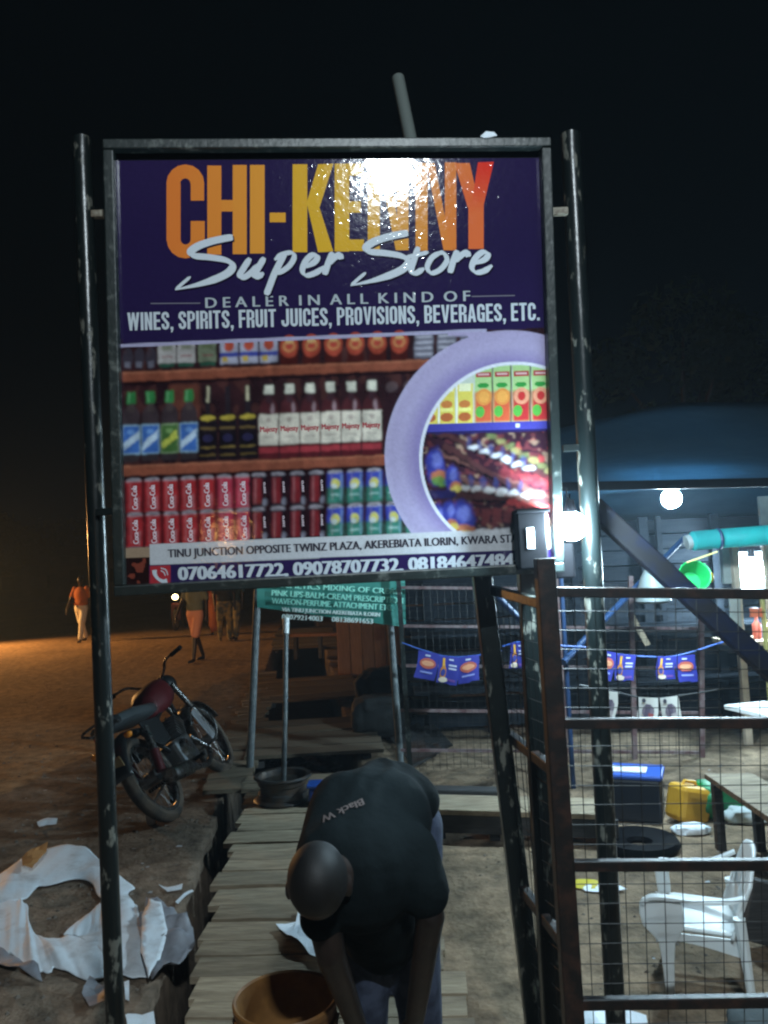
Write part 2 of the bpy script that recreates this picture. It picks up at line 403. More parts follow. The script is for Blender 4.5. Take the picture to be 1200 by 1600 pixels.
# ------------------------------------------------------------------ boardwalks over the ditch
def plank_mesh(i, L_, W_, T_=0.028, mt=None):
    bm = bmesh.new(); bmesh.ops.create_cube(bm, size=1)
    bmesh.ops.subdivide_edges(bm, edges=[e for e in bm.edges if abs((e.verts[0].co - e.verts[1].co).x) > .5], cuts=4)
    for v in bm.verts:
        v.co.x *= L_; v.co.y *= W_; v.co.z *= T_
        v.co.z += 0.006 * noise.noise(Vector((v.co.x * 2, i * 7, 0))); v.co.y += 0.006 * noise.noise(Vector((v.co.x * 3, i * 5, v.co.y)))
    me = bpy.data.meshes.new('plank'); bm.to_mesh(me); bm.free(); me.materials.append(mt or M['wood']); return me
def boardwalk(label, v0, v1, ul, ur, skew, root_name='boardwalk', wmin=0.11, wmax=0.2, z=0.045, jitter=0.035, mt=None):
    root = thing(root_name, label, 'boardwalk', UV((ul + ur) / 2, (v0 + v1) / 2))
    base = math.atan2(PX_.y, PX_.x)
    v = v0; k = 0
    while v < v1:
        wd = random.uniform(wmin, wmax); ln = (ur - ul) + random.uniform(-jitter, jitter)
        o = bpy.data.objects.new('plank', plank_mesh(k + int(v0 * 100), ln, wd, mt=mt)); COL.objects.link(o); o.parent = root
        c = UV((ul + ur) / 2 + random.uniform(-jitter, jitter) * .7, v + wd / 2, z + random.uniform(-0.004, 0.006))
        o.location = c - root.location
        o.rotation_euler = (random.uniform(-.02, .02), random.uniform(-.008, .008), base + skew + random.uniform(-.02, .02))
        v += wd + random.uniform(0.007, 0.024); k += 1
    for uu in (ul + 0.12, ur - 0.14):
        MB().beam(UV(uu, v0 + .02, 0.002), UV(uu, v1 - .02, 0.002), 0.07, 0.05).build('stringer', M['woodd'], root)
    return root
uL = toUV(G(290, 1600))[0]; uR = toUV(G(738, 1600))[0]
boardwalk('long grey plank boardwalk over the ditch under the bending man', 1.7, 6.0, uL, uR, R_(-9))
vv = lambda y: toUV(G(480, y))[1]
boardwalk('short wide plank crossing just beyond the wheel rim stand', vv(1192), vv(1142), uL - .05, uR + .1, R_(-3), wmin=0.2, wmax=0.34, z=0.06, mt=M['woodm'])
boardwalk('small plank crossing in front of the reddish wooden hut', vv(1100), vv(1068), uL - 0.05, uR + .15, R_(-2), wmin=0.2, wmax=0.4, z=0.05, mt=M['woodm'])
boardwalk('farthest plank crossing beside the reddish wooden hut', vv(1016), vv(985), uL - 0.2, uR + .2, R_(0), wmin=0.3, wmax=0.5, z=0.05, mt=M['woodm'])
# timber edging along the ditch's left side
root = thing('ditch_edging', 'row of short boards edging the left side of the ditch beyond the wheel rim', 'edging', UV(-.05, 8))
v = 5.95; k = 0
while v < 12.5:
    o = bpy.data.objects.new('board', plank_mesh(900 + k, 0.34, 0.16, mt=M['woodm'])); COL.objects.link(o); o.parent = root
    o.location = UV(0.02 + random.uniform(-.03, .03), v, 0.03 + random.uniform(0, .015)) - root.location
    o.rotation_euler = (0, random.uniform(-.04, .04), math.atan2(PX_.y, PX_.x) + random.uniform(-.06, .06)); v += 0.18; k += 1
# rubbish lying in the ditch
mb = MB()
for _ in range(150):
    p = UV(random.uniform(.1, DW - .1), random.choice((random.uniform(2, 6), random.uniform(8, 10))), -0.44); s = random.uniform(.03, .1); a = random.uniform(0, 6)
    mb.add([p + Vector((math.cos(a + t * 1.57) * s, math.sin(a + t * 1.57) * s * .6, random.uniform(0, .06))) for t in range(4)], [(0, 1, 2), (0, 2, 3)])
props(mb.build('ditch_rubbish', mat('ditch_rubbish', (0.05, 0.05, 0.05), .5, 0, (0.4, 0.4, 0.4), 3)), kind='stuff')
# slanted boards on the far right lip
root = thing('slanted_boards', 'dark boards laid slanting along the right lip of the ditch before the reddish hut', 'boards', G(590, 1150))
for a, b in (((560, 1078), (664, 1188)), ((582, 1072), (676, 1180)), ((600, 1062), (690, 1172))):
    MB().beam(G(*a, .08), G(*b, .06), 0.02, 0.2, (PX_ + Vector((0, 0, .4)))).build('board', M['woodd'], root)

# ------------------------------------------------------------------ main signboard
base = P(500, 1700, 2.4); base.z = 0
sign = thing('signboard', 'large framed purple shop signboard on two round weathered posts', 'signboard', base)
TL, TR, BR, BL = S(163, 222), S(858, 219), S(879, 893), S(181, 931)
rt = (TR - TL).normalized(); dn = (BL - TL).normalized()
fr = 0.030
def bar(a, b, name='frame_bar', wd=fr, dp=0.034):
    return MB().beam(a + SN * 0.006, b + SN * 0.006, wd, dp, SN).build(name, M['frame'], sign, bevel=0.004)
h = fr / 2
bar(TL + dn * h, TR + dn * h); bar(BL - dn * h, BR - dn * h)
bar(TL + rt * h + dn * (fr + .001), BL + rt * h - dn * (fr + .001)); bar(TR - rt * h + dn * (fr + .001), BR - rt * h - dn * (fr + .001))
# sheet metal backing panel
bk = [p - SN * 0.016 for p in (TL + rt * .02 + dn * .02, TR - rt * .02 + dn * .02, BR - rt * .02 - dn * .02, BL + rt * .02 - dn * .02)]
MB().add(bk + [p - SN * .004 for p in bk], [(0, 1, 2, 3), (7, 6, 5, 4), (0, 4, 5, 1), (1, 5, 6, 2), (2, 6, 7, 3), (3, 7, 4, 0)]).build('backing_panel', M['black'], sign)
# the inner lip, a dark line between frame and print
# --- print
BOFF = -0.012
def paint(X, Yp):
    """flat colours of the printed banner, in photo pixels"""
    X = X.copy(); Yp = Yp.copy(); X0, Y0 = X.copy(), Yp.copy()
    def vn0(s_, seed):
        g = np.random.RandomState(seed).rand(300, 300) * 2 - 1; x = X0 / s_; y = Y0 / s_; xi = np.floor(x).astype(int) % 299; yi = np.floor(y).astype(int) % 299; fx = x - np.floor(x); fy = y - np.floor(y)
        return (g[yi, xi] * (1 - fx) + g[yi, xi + 1] * fx) * (1 - fy) + (g[yi + 1, xi] * (1 - fx) + g[yi + 1, xi + 1] * fx) * fy
    sh0 = (Y0 + .042 * (X0 - 190) > 545) & (Y0 + .042 * (X0 - 190) < 848)
    circ = ((X0 - 806) ** 2 + (Y0 - 716) ** 2 < 143 ** 2) & (Y0 > 676); ring = ((X0 - 797) ** 2 + (Y0 - 712) ** 2 < 198 ** 2)
    am = sh0 * (1.0 - ring) * .8 + circ * 2.4
    X = X + am * (vn0(9, 31) + .6 * vn0(4, 32)); Yp = Yp + am * (vn0(9, 33) + .6 * vn0(4, 34))
    C = np.zeros(X.shape + (3,))
    def put(mask, c, a=1.0):
        c = np.array(lin(c)); mk = (mask * a)[..., None] if mask.dtype != bool else (mask.astype(float) * a)[..., None]
        C[:] = C * (1 - mk) + c * mk
    def rect(x0, x1, y0, y1, c, yy, a=1.0, soft=0.8):
        k = np.clip((X - x0) / soft + .5, 0, 1) * np.clip((x1 - X) / soft + .5, 0, 1) * np.clip((yy - y0) / soft + .5, 0, 1) * np.clip((y1 - yy) / soft + .5, 0, 1)
        put(k, c, a)
    def ell(cx, cy, rx, ry, c, yy, a=1.0, soft=0.12):
        d = np.sqrt(((X - cx) / rx) ** 2 + ((yy - cy) / ry) ** 2); put(np.clip((1 - d) / soft + .5, 0, 1), c, a)
    def vnoise(s, seed, sy=None):
        r = np.random.RandomState(seed); g = r.rand(300, 300); sy = sy or s
        x = X / s; y = Yp / sy; xi = np.floor(x).astype(int) % 299; yi = np.floor(y).astype(int) % 299; fx = x - np.floor(x); fy = y - np.floor(y)
        return (g[yi, xi] * (1 - fx) + g[yi, xi + 1] * fx) * (1 - fy) + (g[yi + 1, xi] * (1 - fx) + g[yi + 1, xi + 1] * fx) * fy
    yy = Yp + 0.042 * (X - 190)
    put(np.ones(X.shape, bool), (38, 22, 74))
    rect(0, 2000, 0, 330, (46, 30, 80), Yp, .5, 120)
    sh = (yy > 540) & (yy < 1000)
    put(sh, (62, 30, 34)); put(sh * (vnoise(17, 1, 30)), (30, 16, 26), .8); put(sh * (vnoise(9, 2, 22) > .66), (96, 52, 46), .5)
    # row A
    for x in np.arange(192, 246, 18): ell(x + 8, 560, 8, 16, (70, 70, 86), yy, .55); rect(x + 3, x + 12, 566, 576, (150, 150, 170), yy, .4)
    for i, x in enumerate((247, 277, 310)):
        rect(x, x + 28, 540, 571, (176, 170, 168) if i < 2 else (120, 130, 104), yy); rect(x + 6, x + 22, 543, 550, (92, 102, 60), yy, .7, 4); rect(x + 2, x + 26, 571, 577, (36, 84, 66), yy); rect(x + 5, x + 23, 559, 562, (150, 60, 70), yy, .6)
    for i in range(3):
        x = 344 + i * 31; rect(x, x + 28, 540, 576, (168, 168, 190), yy); ell(x + 14, 548, 8, 8, (190, 70, 40), yy); rect(x, x + 28, 558, 565, (48, 62, 160), yy); rect(x + 4, x + 12, 564, 573, (205, 170, 50), yy)
    for i in range(6):
        x = 452 + i * 34.4; rect(x - 13, x + 13, 540, 582, (74, 20, 16), yy); ell(x, 552, 14, 18, (178, 62, 34), yy); ell(x, 552, 10, 9, (206, 130, 70), yy); ell(x, 552, 6, 5, (190, 60, 40), yy); ell(x, 545, 7, 3, (222, 180, 110), yy, .8)
    for i in range(3):
        x = 662 + i * 36; rect(x - 15, x + 15, 540, 580, (106, 104, 120), yy)
        for q in range(4): rect(x - 13, x + 13, 544 + q * 9, 548 + q * 9, (186, 184, 200), yy, .8, 2)
    # shelves
    for y0, y1 in ((582, 597), (728, 744)):
        rect(190, 900, y0, y1, (150, 76, 50), yy); rect(190, 900, y0, y0 + 3, (184, 108, 74), yy, .8); rect(190, 900, y1, y1 + 6, (34, 14, 20), yy, .9)
    rect(264, 312, 604, 660, (120, 62, 44), yy, .7, 6)
    # row B
    for i in range(4):
        x = 205 + i * 30; rect(x - 13, x + 13, 650, 722, (58, 48, 52), yy); ell(x, 652, 13, 17, (66, 52, 58), yy); rect(x - 5, x + 5, 628, 645, (80, 66, 66), yy); rect(x - 7, x + 7, 613, 632, (44, 132, 66), yy); rect(x - 5, x - 2, 614, 630, (120, 190, 130), yy, .6)
        g = i == 2; rect(x - 14, x + 14, 665, 711, (150, 190, 215) if not g else (140, 170, 120), yy); rect(x - 12.5, x + 12.5, 667, 709, (44, 104, 190) if not g else (70, 112, 52), yy)
        band = np.abs((yy - 690) + (X - x) * .8) < 6; put(band & (np.abs(X - x) < 12) & (yy > 667) & (yy < 709), (190, 214, 236) if not g else (200, 205, 60)); ell(x, 676, 6, 4, (96, 150, 220) if not g else (120, 160, 90), yy)
    for i in range(3):
        x = 325 + i * 31; rect(x - 14, x + 14, 668, 724, (26, 18, 26), yy); ell(x, 668, 14, 18, (34, 24, 32), yy); rect(x - 4, x + 4, 610, 655, (44, 34, 42), yy)
        if i != 1: rect(x - 2, x + 2, 610, 634, (206, 196, 160), yy)
        ell(x, 659, 12, 4, (206, 180, 40), yy); rect(x - 12, x + 12, 674, 677, (150, 120, 60), yy, .7); rect(x - 12, x + 12, 704, 706, (170, 140, 60), yy, .8); rect(x - 12, x + 12, 716, 718, (150, 120, 50), yy, .7); ell(x, 691, 8, 6, (50, 44, 84), yy)
    for i in range(6):
        x = 420 + i * 32.2; rect(x - 15, x + 15, 652, 728, (90, 22, 30), yy); ell(x, 652, 14, 20, (84, 34, 40), yy); rect(x - 5, x + 5, 626, 640, (70, 40, 50), yy); rect(x - 7, x + 7, 611, 626, (226, 224, 206), yy); ell(x + 6, 649, 3, 9, (190, 160, 170), yy, .6, .5)
        rect(x - 15, x + 15, 657, 705, (224, 214, 196), yy); rect(x - 8, x + 8, 692, 694, (170, 150, 140), yy, .8, 1); ell(x, 666, 4, 4, (180, 160, 150), yy, .8, .4); rect(x - 15, x + 15, 709, 718, (170, 44, 56), yy)
    for x in (612, 640): rect(x - 11, x + 11, 622, 726, (50, 24, 32), yy); ell(x, 622, 9, 8, (110, 90, 94), yy, .7); rect(x - 9, x + 9, 690, 706, (80, 30, 34), yy)
    # row C cans
    for r_ in range(2):
        for i in range(7):
            x = 209 + i * 28.4 + r_ * 1.5; y = 751 + r_ * 54
            rect(x - 13.5, x + 13.5, y, y + 51, (186, 22, 34) if i < 5 else (196, 34, 70), yy); rect(x - 12, x + 12, y - 1, y + 3, (200, 150, 160), yy, .8); rect(x - 13, x - 10, y + 4, y + 48, (110, 10, 22), yy, .7, 2); rect(x + 6, x + 8, y + 26, y + 48, (225, 190, 200), yy, .5, 3)
        for i in range(4):
            x = 404 + i * 30; y = 750 + r_ * 54; rect(x - 14, x + 14, y, y + 51, (30, 22, 34), yy); rect(x - 12, x + 12, y - 1, y + 3, (140, 140, 160), yy, .8); rect(x - 9, x + 5, y + 6, y + 46, (142, 22, 32), yy, .9, 4); ell(x + 10, y + 44, 4, 6, (170, 170, 190), yy, .6)
        for i in range(5):
            x = 524 + i * 30.5; y = 750 + r_ * 55; rect(x - 13.5, x + 13.5, y, y + 27, (44, 62, 178), yy); rect(x - 13.5, x + 13.5, y + 26, y + 51, (44, 128, 110), yy, 1, 7); rect(x - 12, x + 12, y - 1, y + 3, (170, 180, 210), yy, .8); ell(x, y + 20, 7, 8, (216, 208, 90), yy); ell(x - 2, y + 24, 5, 4, (206, 222, 236), yy, .8)
            rect(x + 8, x + 11, y + 5, y + 45, (150, 190, 220), yy, .5, 3); rect(x - 8, x + 6, y + 36, y + 39, (190, 220, 220), yy, .6)
    for r_ in range(2):
        y = 750 + r_ * 54
        for x in [209 + i * 28.4 + r_ * 1.5 for i in range(7)] + [404 + i * 30 for i in range(4)] + [524 + i * 30.5 for i in range(5)]:
            e_ = np.clip((np.abs(X - x) - 9.5) / 5, 0, 1) * (np.abs(X - x) < 15) * (yy > y - 2) * (yy < y + 54); put(e_, (46, 8, 18), .75)
            ell(x, y + 1, 11, 2.6, (190, 180, 190), yy, .9, .4); ell(x, y + 1.5, 8, 1.4, (110, 100, 110), yy, .9, .5); ell(x, y + 52.5, 11, 2.2, (120, 110, 120), yy, .7, .5)
            rect(x - 6, x - 4, y + 6, y + 46, (235, 190, 195), yy, .28, 3)
            for c0_ in (-1, 1):
                put(((c0_ * (X - x) > 9) & (c0_ * (X - x) < 15) & (yy > y - 2) & (yy < y + 3 - (13.5 - c0_ * (X - x)) * .9 + 1)), (40, 12, 20), .8)
    rect(190, 236, 857, 872, (170, 140, 112), yy); rect(190, 236, 872, 930, (40, 16, 16), yy); put((yy > 874) & (X < 234) & (vnoise(9, 5) > .6), (150, 62, 40), .8)
    rect(176, 192, 530, 960, (50, 30, 50), yy, .6)
    # swoosh line and lavender ring
    rect(150, 760, 537.5, 543, (178, 172, 208), yy)
    d = np.sqrt((X - 797) ** 2 + ((Yp - 712) / 1.0) ** 2)
    yr = Yp < 848
    put(np.clip((196 - d) / 1.5 + .5, 0, 1) * yr, (176, 164, 206)); put(np.clip((196 - d) / 1.5, 0, 1) * np.clip((d - 186) / 10, 0, 1) * yr * (X < 700), (196, 188, 222), .5)
    sw = (X > 700) & (X < 800) & (Yp > 519) & (Yp < 524 + (X - 700) * .06) & (yy > 538); put(sw, (176, 164, 206))
    put(np.clip((170 - d) / 22, 0, 1) * yr, (130, 112, 176), .75)
    d2 = np.sqrt((X - 806) ** 2 + (Yp - 716) ** 2)
    put(np.clip((151 - d2) / 1.2 + .5, 0, 1) * yr, (222, 224, 236))
    inn = np.clip((146 - d2) / 1.2 + .5, 0, 1) * yr
    keep = C.copy()
    y2 = Yp + .03 * (X - 700)
    put(inn > 0, (58, 30, 44))
    rect(640, 900, 540, 662, (196, 206, 190), y2)
    for x in (659, 686, 714):
        rect(x, x + 25, 600, 662, (226, 206, 70), y2); rect(x + 3, x + 22, 600, 612, (236, 236, 190), y2); ell(x + 12, 632, 9, 6, (206, 120, 40), y2); ell(x + 12, 652, 10, 7, (190, 96, 36), y2); rect(x - 1, x + 1, 590, 662, (240, 240, 230), y2); rect(x + 2, x + 22, 638, 643, (240, 232, 120), y2)
    for i, x in enumerate((742, 771, 801, 831)):
        rect(x, x + 27, 574, 662, (168, 206, 130), y2); rect(x + 2, x + 25, 583, 591, (176, 40, 50), y2); rect(x + 5, x + 22, 585.5, 588.5, (226, 190, 190), y2, .8); ell(x + 13, 604, 9, 4, (44, 150, 60), y2)
        rect(x, x + 27, 614, 662, (214, 84, 36) if i < 2 else (196, 30, 36), y2, 1, 6); ell(x + 14, 622, 12, 13, (226, 140, 40) if i < 2 else (232, 150, 110), y2); ell(x + 14, 622, 8 if i < 2 else 6, 9 if i < 2 else 7, (236, 160, 50) if i < 2 else (200, 30, 30), y2); ell(x + 8, 645, 7, 9, (84, 176, 62), y2); rect(x + 26, x + 29, 574, 662, (60, 70, 40), y2, .8)
    rect(640, 900, 662, 677, (62, 58, 160), y2); rect(640, 900, 674, 678, (36, 30, 90), y2); rect(806, 812, 665, 671, (210, 214, 230), y2)
    rect(640, 900, 678, 900, (52, 26, 40), y2); lowm = (y2 > 678)
    put(lowm * (vnoise(8, 11, 5) > .62), (120, 50, 54), .6); put(lowm * (vnoise(7, 12, 6) > .74), (180, 150, 120), .5)
    put(lowm & (y2 > 690) & (vnoise(10, 14, 7) > .7) & (X > 780), (196, 60, 60), .6)
    q = (X - 700)
    for k, (ya, sl) in enumerate(((682, .42), (712, .45), (700, .62), (758, .18), (772, .10), (740, .38))):
        line = y2 - (ya + q * sl); put((np.abs(line) < 4.5) & lowm & (q > -25 + k * 9), (116, 74, 66) if k % 2 else (80, 44, 46)); put((line > 4.5) & (line < 9) & lowm & (q > -25 + k * 9), (24, 14, 26), .8)
    for k in range(9):
        ell(768 + k * 13, 684 + k * 8, 8, 5, (150, 146, 84) if k % 2 else (110, 124, 70), y2, .7, .5)
    for k in range(6):
        ell(741 + k * 17, 700 + k * 7, 9, 4.5, (200, 200, 206), y2, .85, .4); ell(733 + k * 17, 690 + k * 7, 4, 9, (60, 70, 130), y2, .6, .5)
        ell(726 + k * 19, 762 + k * 3, 9, 5, (196, 194, 194), y2, .85, .4); ell(717 + k * 19, 750 + k * 3, 4, 10, (56, 66, 130), y2, .6, .5); ell(790 + k * 16, 740 + k * 5, 9, 10, (140, 44, 52), y2, .6, .5)
        ell(758 + k * 18, 832 + k * 1, 8, 5, (206, 200, 204), y2, .85, .4); rect(752 + k * 18, 766 + k * 18, 796, 820, (120, 50, 52), y2, .8, 3); ell(800 + k * 14, 790 + k * 2, 9, 5, (206, 60, 60), y2, .8)
    for cx, cy, rx, ry in ((680, 728, 15, 30), (706, 748, 11, 20), (684, 815, 14, 28), (722, 812, 20, 30), (702, 805, 10, 24)):
        ell(cx, cy, rx, ry, (44, 50, 150), y2, 1, .3); ell(cx + 3, cy - ry * .3, rx * .55, ry * .4, (120, 130, 220), y2, .7, .6); ell(cx + 4, cy + ry * .55, rx * .8, ry * .33, (196, 110, 50), y2, .9, .3); ell(cx + 6, cy + ry * .8, rx * .8, ry * .25, (96, 150, 60) if cx < 700 else (220, 200, 70), y2, .9, .3)
    rect(655, 712, 765, 778, (30, 28, 84), y2, .9)
    C[:] = C * inn[..., None] + keep * (1 - inn[..., None])
    # address strips
    rect(234, 900, 852, 885, (206, 208, 214), yy)
    put((yy > 885) & (X > 233), (44, 26, 84))
    rect(234, 266, 886, 918.5, (190, 28, 44), yy)
    put(yy > 918.5, (36, 22, 60))
    ph = (sh0 * (1.0 - ring) + circ)[..., None]
    C[:] = C * (1 - ph) + ph * C * (0.62 + 0.5 * vnoise(10, 41, 14) + .26 * vnoise(4, 42))[..., None]
    for _ in range(2):
        B = (C + np.roll(C, 1, 0) + np.roll(C, -1, 0) + np.roll(C, 1, 1) + np.roll(C, -1, 1)) / 5; C[:] = C * (1 - ph) + B * ph
    C *= (0.92 + 0.16 * vnoise(2.2, 20))[..., None]
    C *= .84; g_ = C.mean(-1, keepdims=True); C[:] = g_ + (C - g_) * 0.86
    return np.clip(C, 0, 1)
NX, NY = 440, 430
bq = [np.array(S(*p, -0.012)) for p in ((178, 248), (846, 244), (869, 890), (191, 917))]
gu, gvv = np.meshgrid(np.linspace(0, 1, NX), np.linspace(0, 1, NY))
g1, g2 = gu[..., None], gvv[..., None]
W3 = (bq[0] * (1 - g1) + bq[1] * g1) * (1 - g2) + (bq[3] * (1 - g1) + bq[2] * g1) * g2
rel = W3 - np.array(CAM); dep = rel @ np.array(fw)
PXX = 600 + FPX * (rel @ np.array(cr)) / dep; PYY = 800 - FPX * (rel @ np.array(cu)) / dep
COLS = paint(PXX, PYY)
me = bpy.data.meshes.new('printed_banner')
inv = np.array(sign.location)
vv3 = (W3.reshape(-1, 3) - inv).astype(np.float32)
idx = np.arange(NX * NY).reshape(NY, NX)
q = np.stack([idx[:-1, :-1], idx[1:, :-1], idx[1:, 1:], idx[:-1, 1:]], -1).reshape(-1, 4)
me.vertices.add(len(vv3)); me.vertices.foreach_set('co', vv3.ravel())
me.loops.add(q.size); me.loops.foreach_set('vertex_index', q.ravel().astype(np.int32))
me.polygons.add(len(q)); me.polygons.foreach_set('loop_start', np.arange(0, q.size, 4, dtype=np.int32)); me.polygons.foreach_set('loop_total', np.full(len(q), 4, dtype=np.int32))
me.update(); me.validate()
ca = me.color_attributes.new('print', 'FLOAT_COLOR', 'POINT')
ca.data.foreach_set('color', np.concatenate([COLS.reshape(-1, 3), np.ones((NX * NY, 1))], 1).astype(np.float32).ravel())
me.materials.append(M['print'])
o = bpy.data.objects.new('printed_banner', me); COL.objects.link(o); o.parent = sign
def SB_(px, py, off=0.0006): return S(px, py, BOFF + off)

# title: heavy condensed capitals with an orange to yellow to red gradient
def grad(x, y):
    st = [(258, (222, 120, 52)), (400, (226, 150, 58)), (480, (222, 172, 46)), (560, (220, 170, 44)), (640, (222, 150, 54)), (700, (224, 130, 56)), (740, (226, 110, 60))]
    c = st[-1][1]
    if x <= st[0][0]: c = st[0][1]
    else:
        for (a, ca_), (b_, cb) in zip(st, st[1:]):
            if a <= x <= b_: t = (x - a) / (b_ - a); c = tuple(ca_[i] * (1 - t) + cb[i] * t for i in range(3)); break
    if x > 730 and y < 330: t = min(1, (330 - y) / 70) * min(1, (x - 730) / 18); c = tuple(c[i] * (1 - t) + (222, 56, 40)[i] * t for i in range(3))
    return lin(c)
tm = MB()
_layer = [0]
def glyph(polys):
    for pl in polys:
        _layer[0] += 1
        o_ = 0.0005 + 0.00003 * (_layer[0] % 9)
        n_ = 10                                   # split each quad in strips so that the gradient can run through it
        a, b_, c, d = [Vector(p) for p in pl]
        for k in range(n_):
            t0, t1 = k / n_, (k + 1) / n_
            q4 = [a.lerp(b_, t0), a.lerp(b_, t1), d.lerp(c, t1), d.lerp(c, t0)]
            mid = sum(q4, Vector((0, 0))) / 4
            tm.add([SB_(p.x, p.y, o_) for p in q4], [(0, 1, 2, 3)], grad(mid.x, mid.y))
def Q(x0, y0, x1, y1): return [(x0, y0), (x0, y1), (x1, y1), (x1, y0)]
def ARC(cx, cy, ro, ri, a0, a1, sy=1.0, n_=8):
    out = []
    for k in range(n_):
        t0 = R_(a0 + (a1 - a0) * k / n_); t1 = R_(a0 + (a1 - a0) * (k + 1) / n_)
        out.append([(cx + ro * math.cos(t0), cy - ro * sy * math.sin(t0)), (cx + ro * math.cos(t1), cy - ro * sy * math.sin(t1)), (cx + ri * math.cos(t1), cy - ri * sy * math.sin(t1)), (cx + ri * math.cos(t0), cy - ri * sy * math.sin(t0))])
    return out
# C (259-319)
CT = (289, 284)
glyph([Q(259, 284, 281, 374)] + [Q(297, 284, 318, 311)] + [Q(297, 343, 319, 374)])
glyph(ARC(288.5, 284, 29.8, 8, 0, 180) + ARC(289, 372, 29.8, 8, 180, 360))
glyph([Q(323, 256, 345, 396), Q(363, 255, 385, 395), Q(345, 310, 363, 328)])                # H
glyph([Q(390, 255, 413, 394)])                                                              # I
glyph([Q(421, 330, 446, 345)])                                                              # -
glyph([Q(457, 254, 480, 392), [(497, 254), (478, 318), (496, 332), (521, 253)], [(480, 318), (497, 392), (521, 391), (496, 312)]])   # K
glyph([Q(523, 253, 546, 391), Q(546, 253, 568, 272), Q(546, 312, 564, 330), Q(546, 372, 569, 390)])   # E
for x in (575, 650):
    glyph([Q(x, 252, x + 19, 390), Q(x + 46, 251, x + 64, 389), [(x + 17, 252), (x + 44, 389), (x + 56, 389), (x + 30, 252)]])     # N N
glyph([[(711, 252), (732, 322), (750, 318), (735, 252)], [(748, 251), (738, 316), (756, 322), (773, 250)], Q(733, 314, 757, 387)])  # Y
tm.build('title_lettering', M['print'], sign)

# script lettering: broad-nib strokes
sm = MB(); WHT = lin((206, 214, 222)); SHD = lin((24, 12, 40))
def Z5(p): return Vector((240 + p[0] / 2.143, 240 + p[1] / 2.143, 0))
def nib(pts, wmax, wmin=2.2, ang=-40, lay=0, col=WHT, dx=0, dy=0, taper=(0.25, 0.25)):
    wmax *= 1.1; wmin *= 1.05
    c = curve_pts([Z5(p) for p in pts], 10); n_ = len(c); Ls, Rs = [], []
    for i, p in enumerate(c):
        t = (c[min(i + 1, n_ - 1)] - c[max(i - 1, 0)]).normalized(); s = i / (n_ - 1)
        a = math.atan2(-t.y, t.x) - R_(ang)
        wd = wmin + (wmax - wmin) * abs(math.sin(a))
        wd *= min(1, taper[0] + s * 6) * min(1, taper[1] + (1 - s) * 6)
        nrm = Vector((-t.y, t.x, 0)); o_ = 0.0011 + 0.0002 * lay + 0.0002 * s
        a_ = p + nrm * wd / 2; b_ = p - nrm * wd / 2
        Ls.append(SB_(a_.x + dx, a_.y + dy, o_)); Rs.append(SB_(b_.x + dx, b_.y + dy, o_))
    sm.add(Ls + Rs, [(i, i + 1, n_ + i + 1, n_ + i) for i in range(n_ - 1)], col)
def strokes(col, dx, dy, lay):
    for ox, oy in ((0, 0), (590, -14)):
        nib([(p[0] + ox, p[1] + oy) for p in ((264, 276), (240, 279), (190, 290), (146, 306), (122, 325), (135, 338), (185, 343), (238, 352), (262, 368), (254, 390), (216, 412), (150, 434), (72, 452))], 11.5, 6.5, -35, lay, col, dx, dy, (.8, .15))
        nib([(p[0] + ox, p[1] + oy) for p in ((70, 453), (96, 430), (122, 408))], 8, 3, 20, lay + 1, col, dx, dy)
    nib(((322, 346), (300, 380), (287, 404), (300, 411), (325, 395), (352, 366)), 9, 5, -30, lay, col, dx, dy, (.6, .5))
    nib(((370, 344), (350, 378), (336, 403), (346, 409), (368, 396)), 9, 5, -30, lay + 1, col, dx, dy, (.6, .4))
    nib(((440, 326), (425, 356), (404, 398), (388, 440), (376, 470)), 9.5, 6, -30, lay + 2, col, dx, dy, (.5, .6))
    nib(((404, 352), (430, 334), (462, 328), (470, 345), (452, 374), (420, 394), (402, 390)), 8, 4, -35, lay + 3, col, dx, dy, (.4, .5))
    nib(((510, 376), (540, 358), (548, 340), (530, 336), (508, 358), (498, 388), (512, 404), (545, 394), (572, 374)), 9, 4, -35, lay, col, dx, dy, (.5, .4))
    nib(((600, 326), (585, 362), (572, 402)), 9, 6, -20, lay + 1, col, dx, dy, (.5, .6))
    nib(((584, 366), (604, 346), (624, 334), (628, 350)), 9, 5, -35, lay + 2, col, dx, dy, (.4, .8))
    nib(((888, 308), (874, 350), (864, 386), (878, 397), (908, 380)), 9, 5.5, -20, lay, col, dx, dy, (.6, .4))
    nib(((846, 344), (880, 336), (922, 326)), 7, 5.5, 40, lay + 1, col, dx, dy, (.5, .4))
    nib(((964, 326), (934, 344), (918, 376), (932, 396), (962, 384), (984, 354), (974, 330), (956, 328)), 8, 4.5, -35, lay, col, dx, dy, (.6, .6))
    nib(((1020, 320), (1006, 354), (994, 396)), 9, 6, -20, lay + 1, col, dx, dy, (.5, .6))
    nib(((1008, 358), (1030, 338), (1052, 326), (1056, 342)), 9, 5, -35, lay + 2, col, dx, dy, (.4, .8))
    nib(((1078, 364), (1112, 350), (1122, 332), (1104, 326), (1080, 346), (1068, 376), (1082, 394), (1112, 388), (1136, 370)), 9, 4, -35, lay, col, dx, dy, (.5, .4))
strokes(SHD, 2.2, 2.6, -2); strokes(WHT, 0, 0, 1)
sm.build('script_lettering', M['print'], sign)

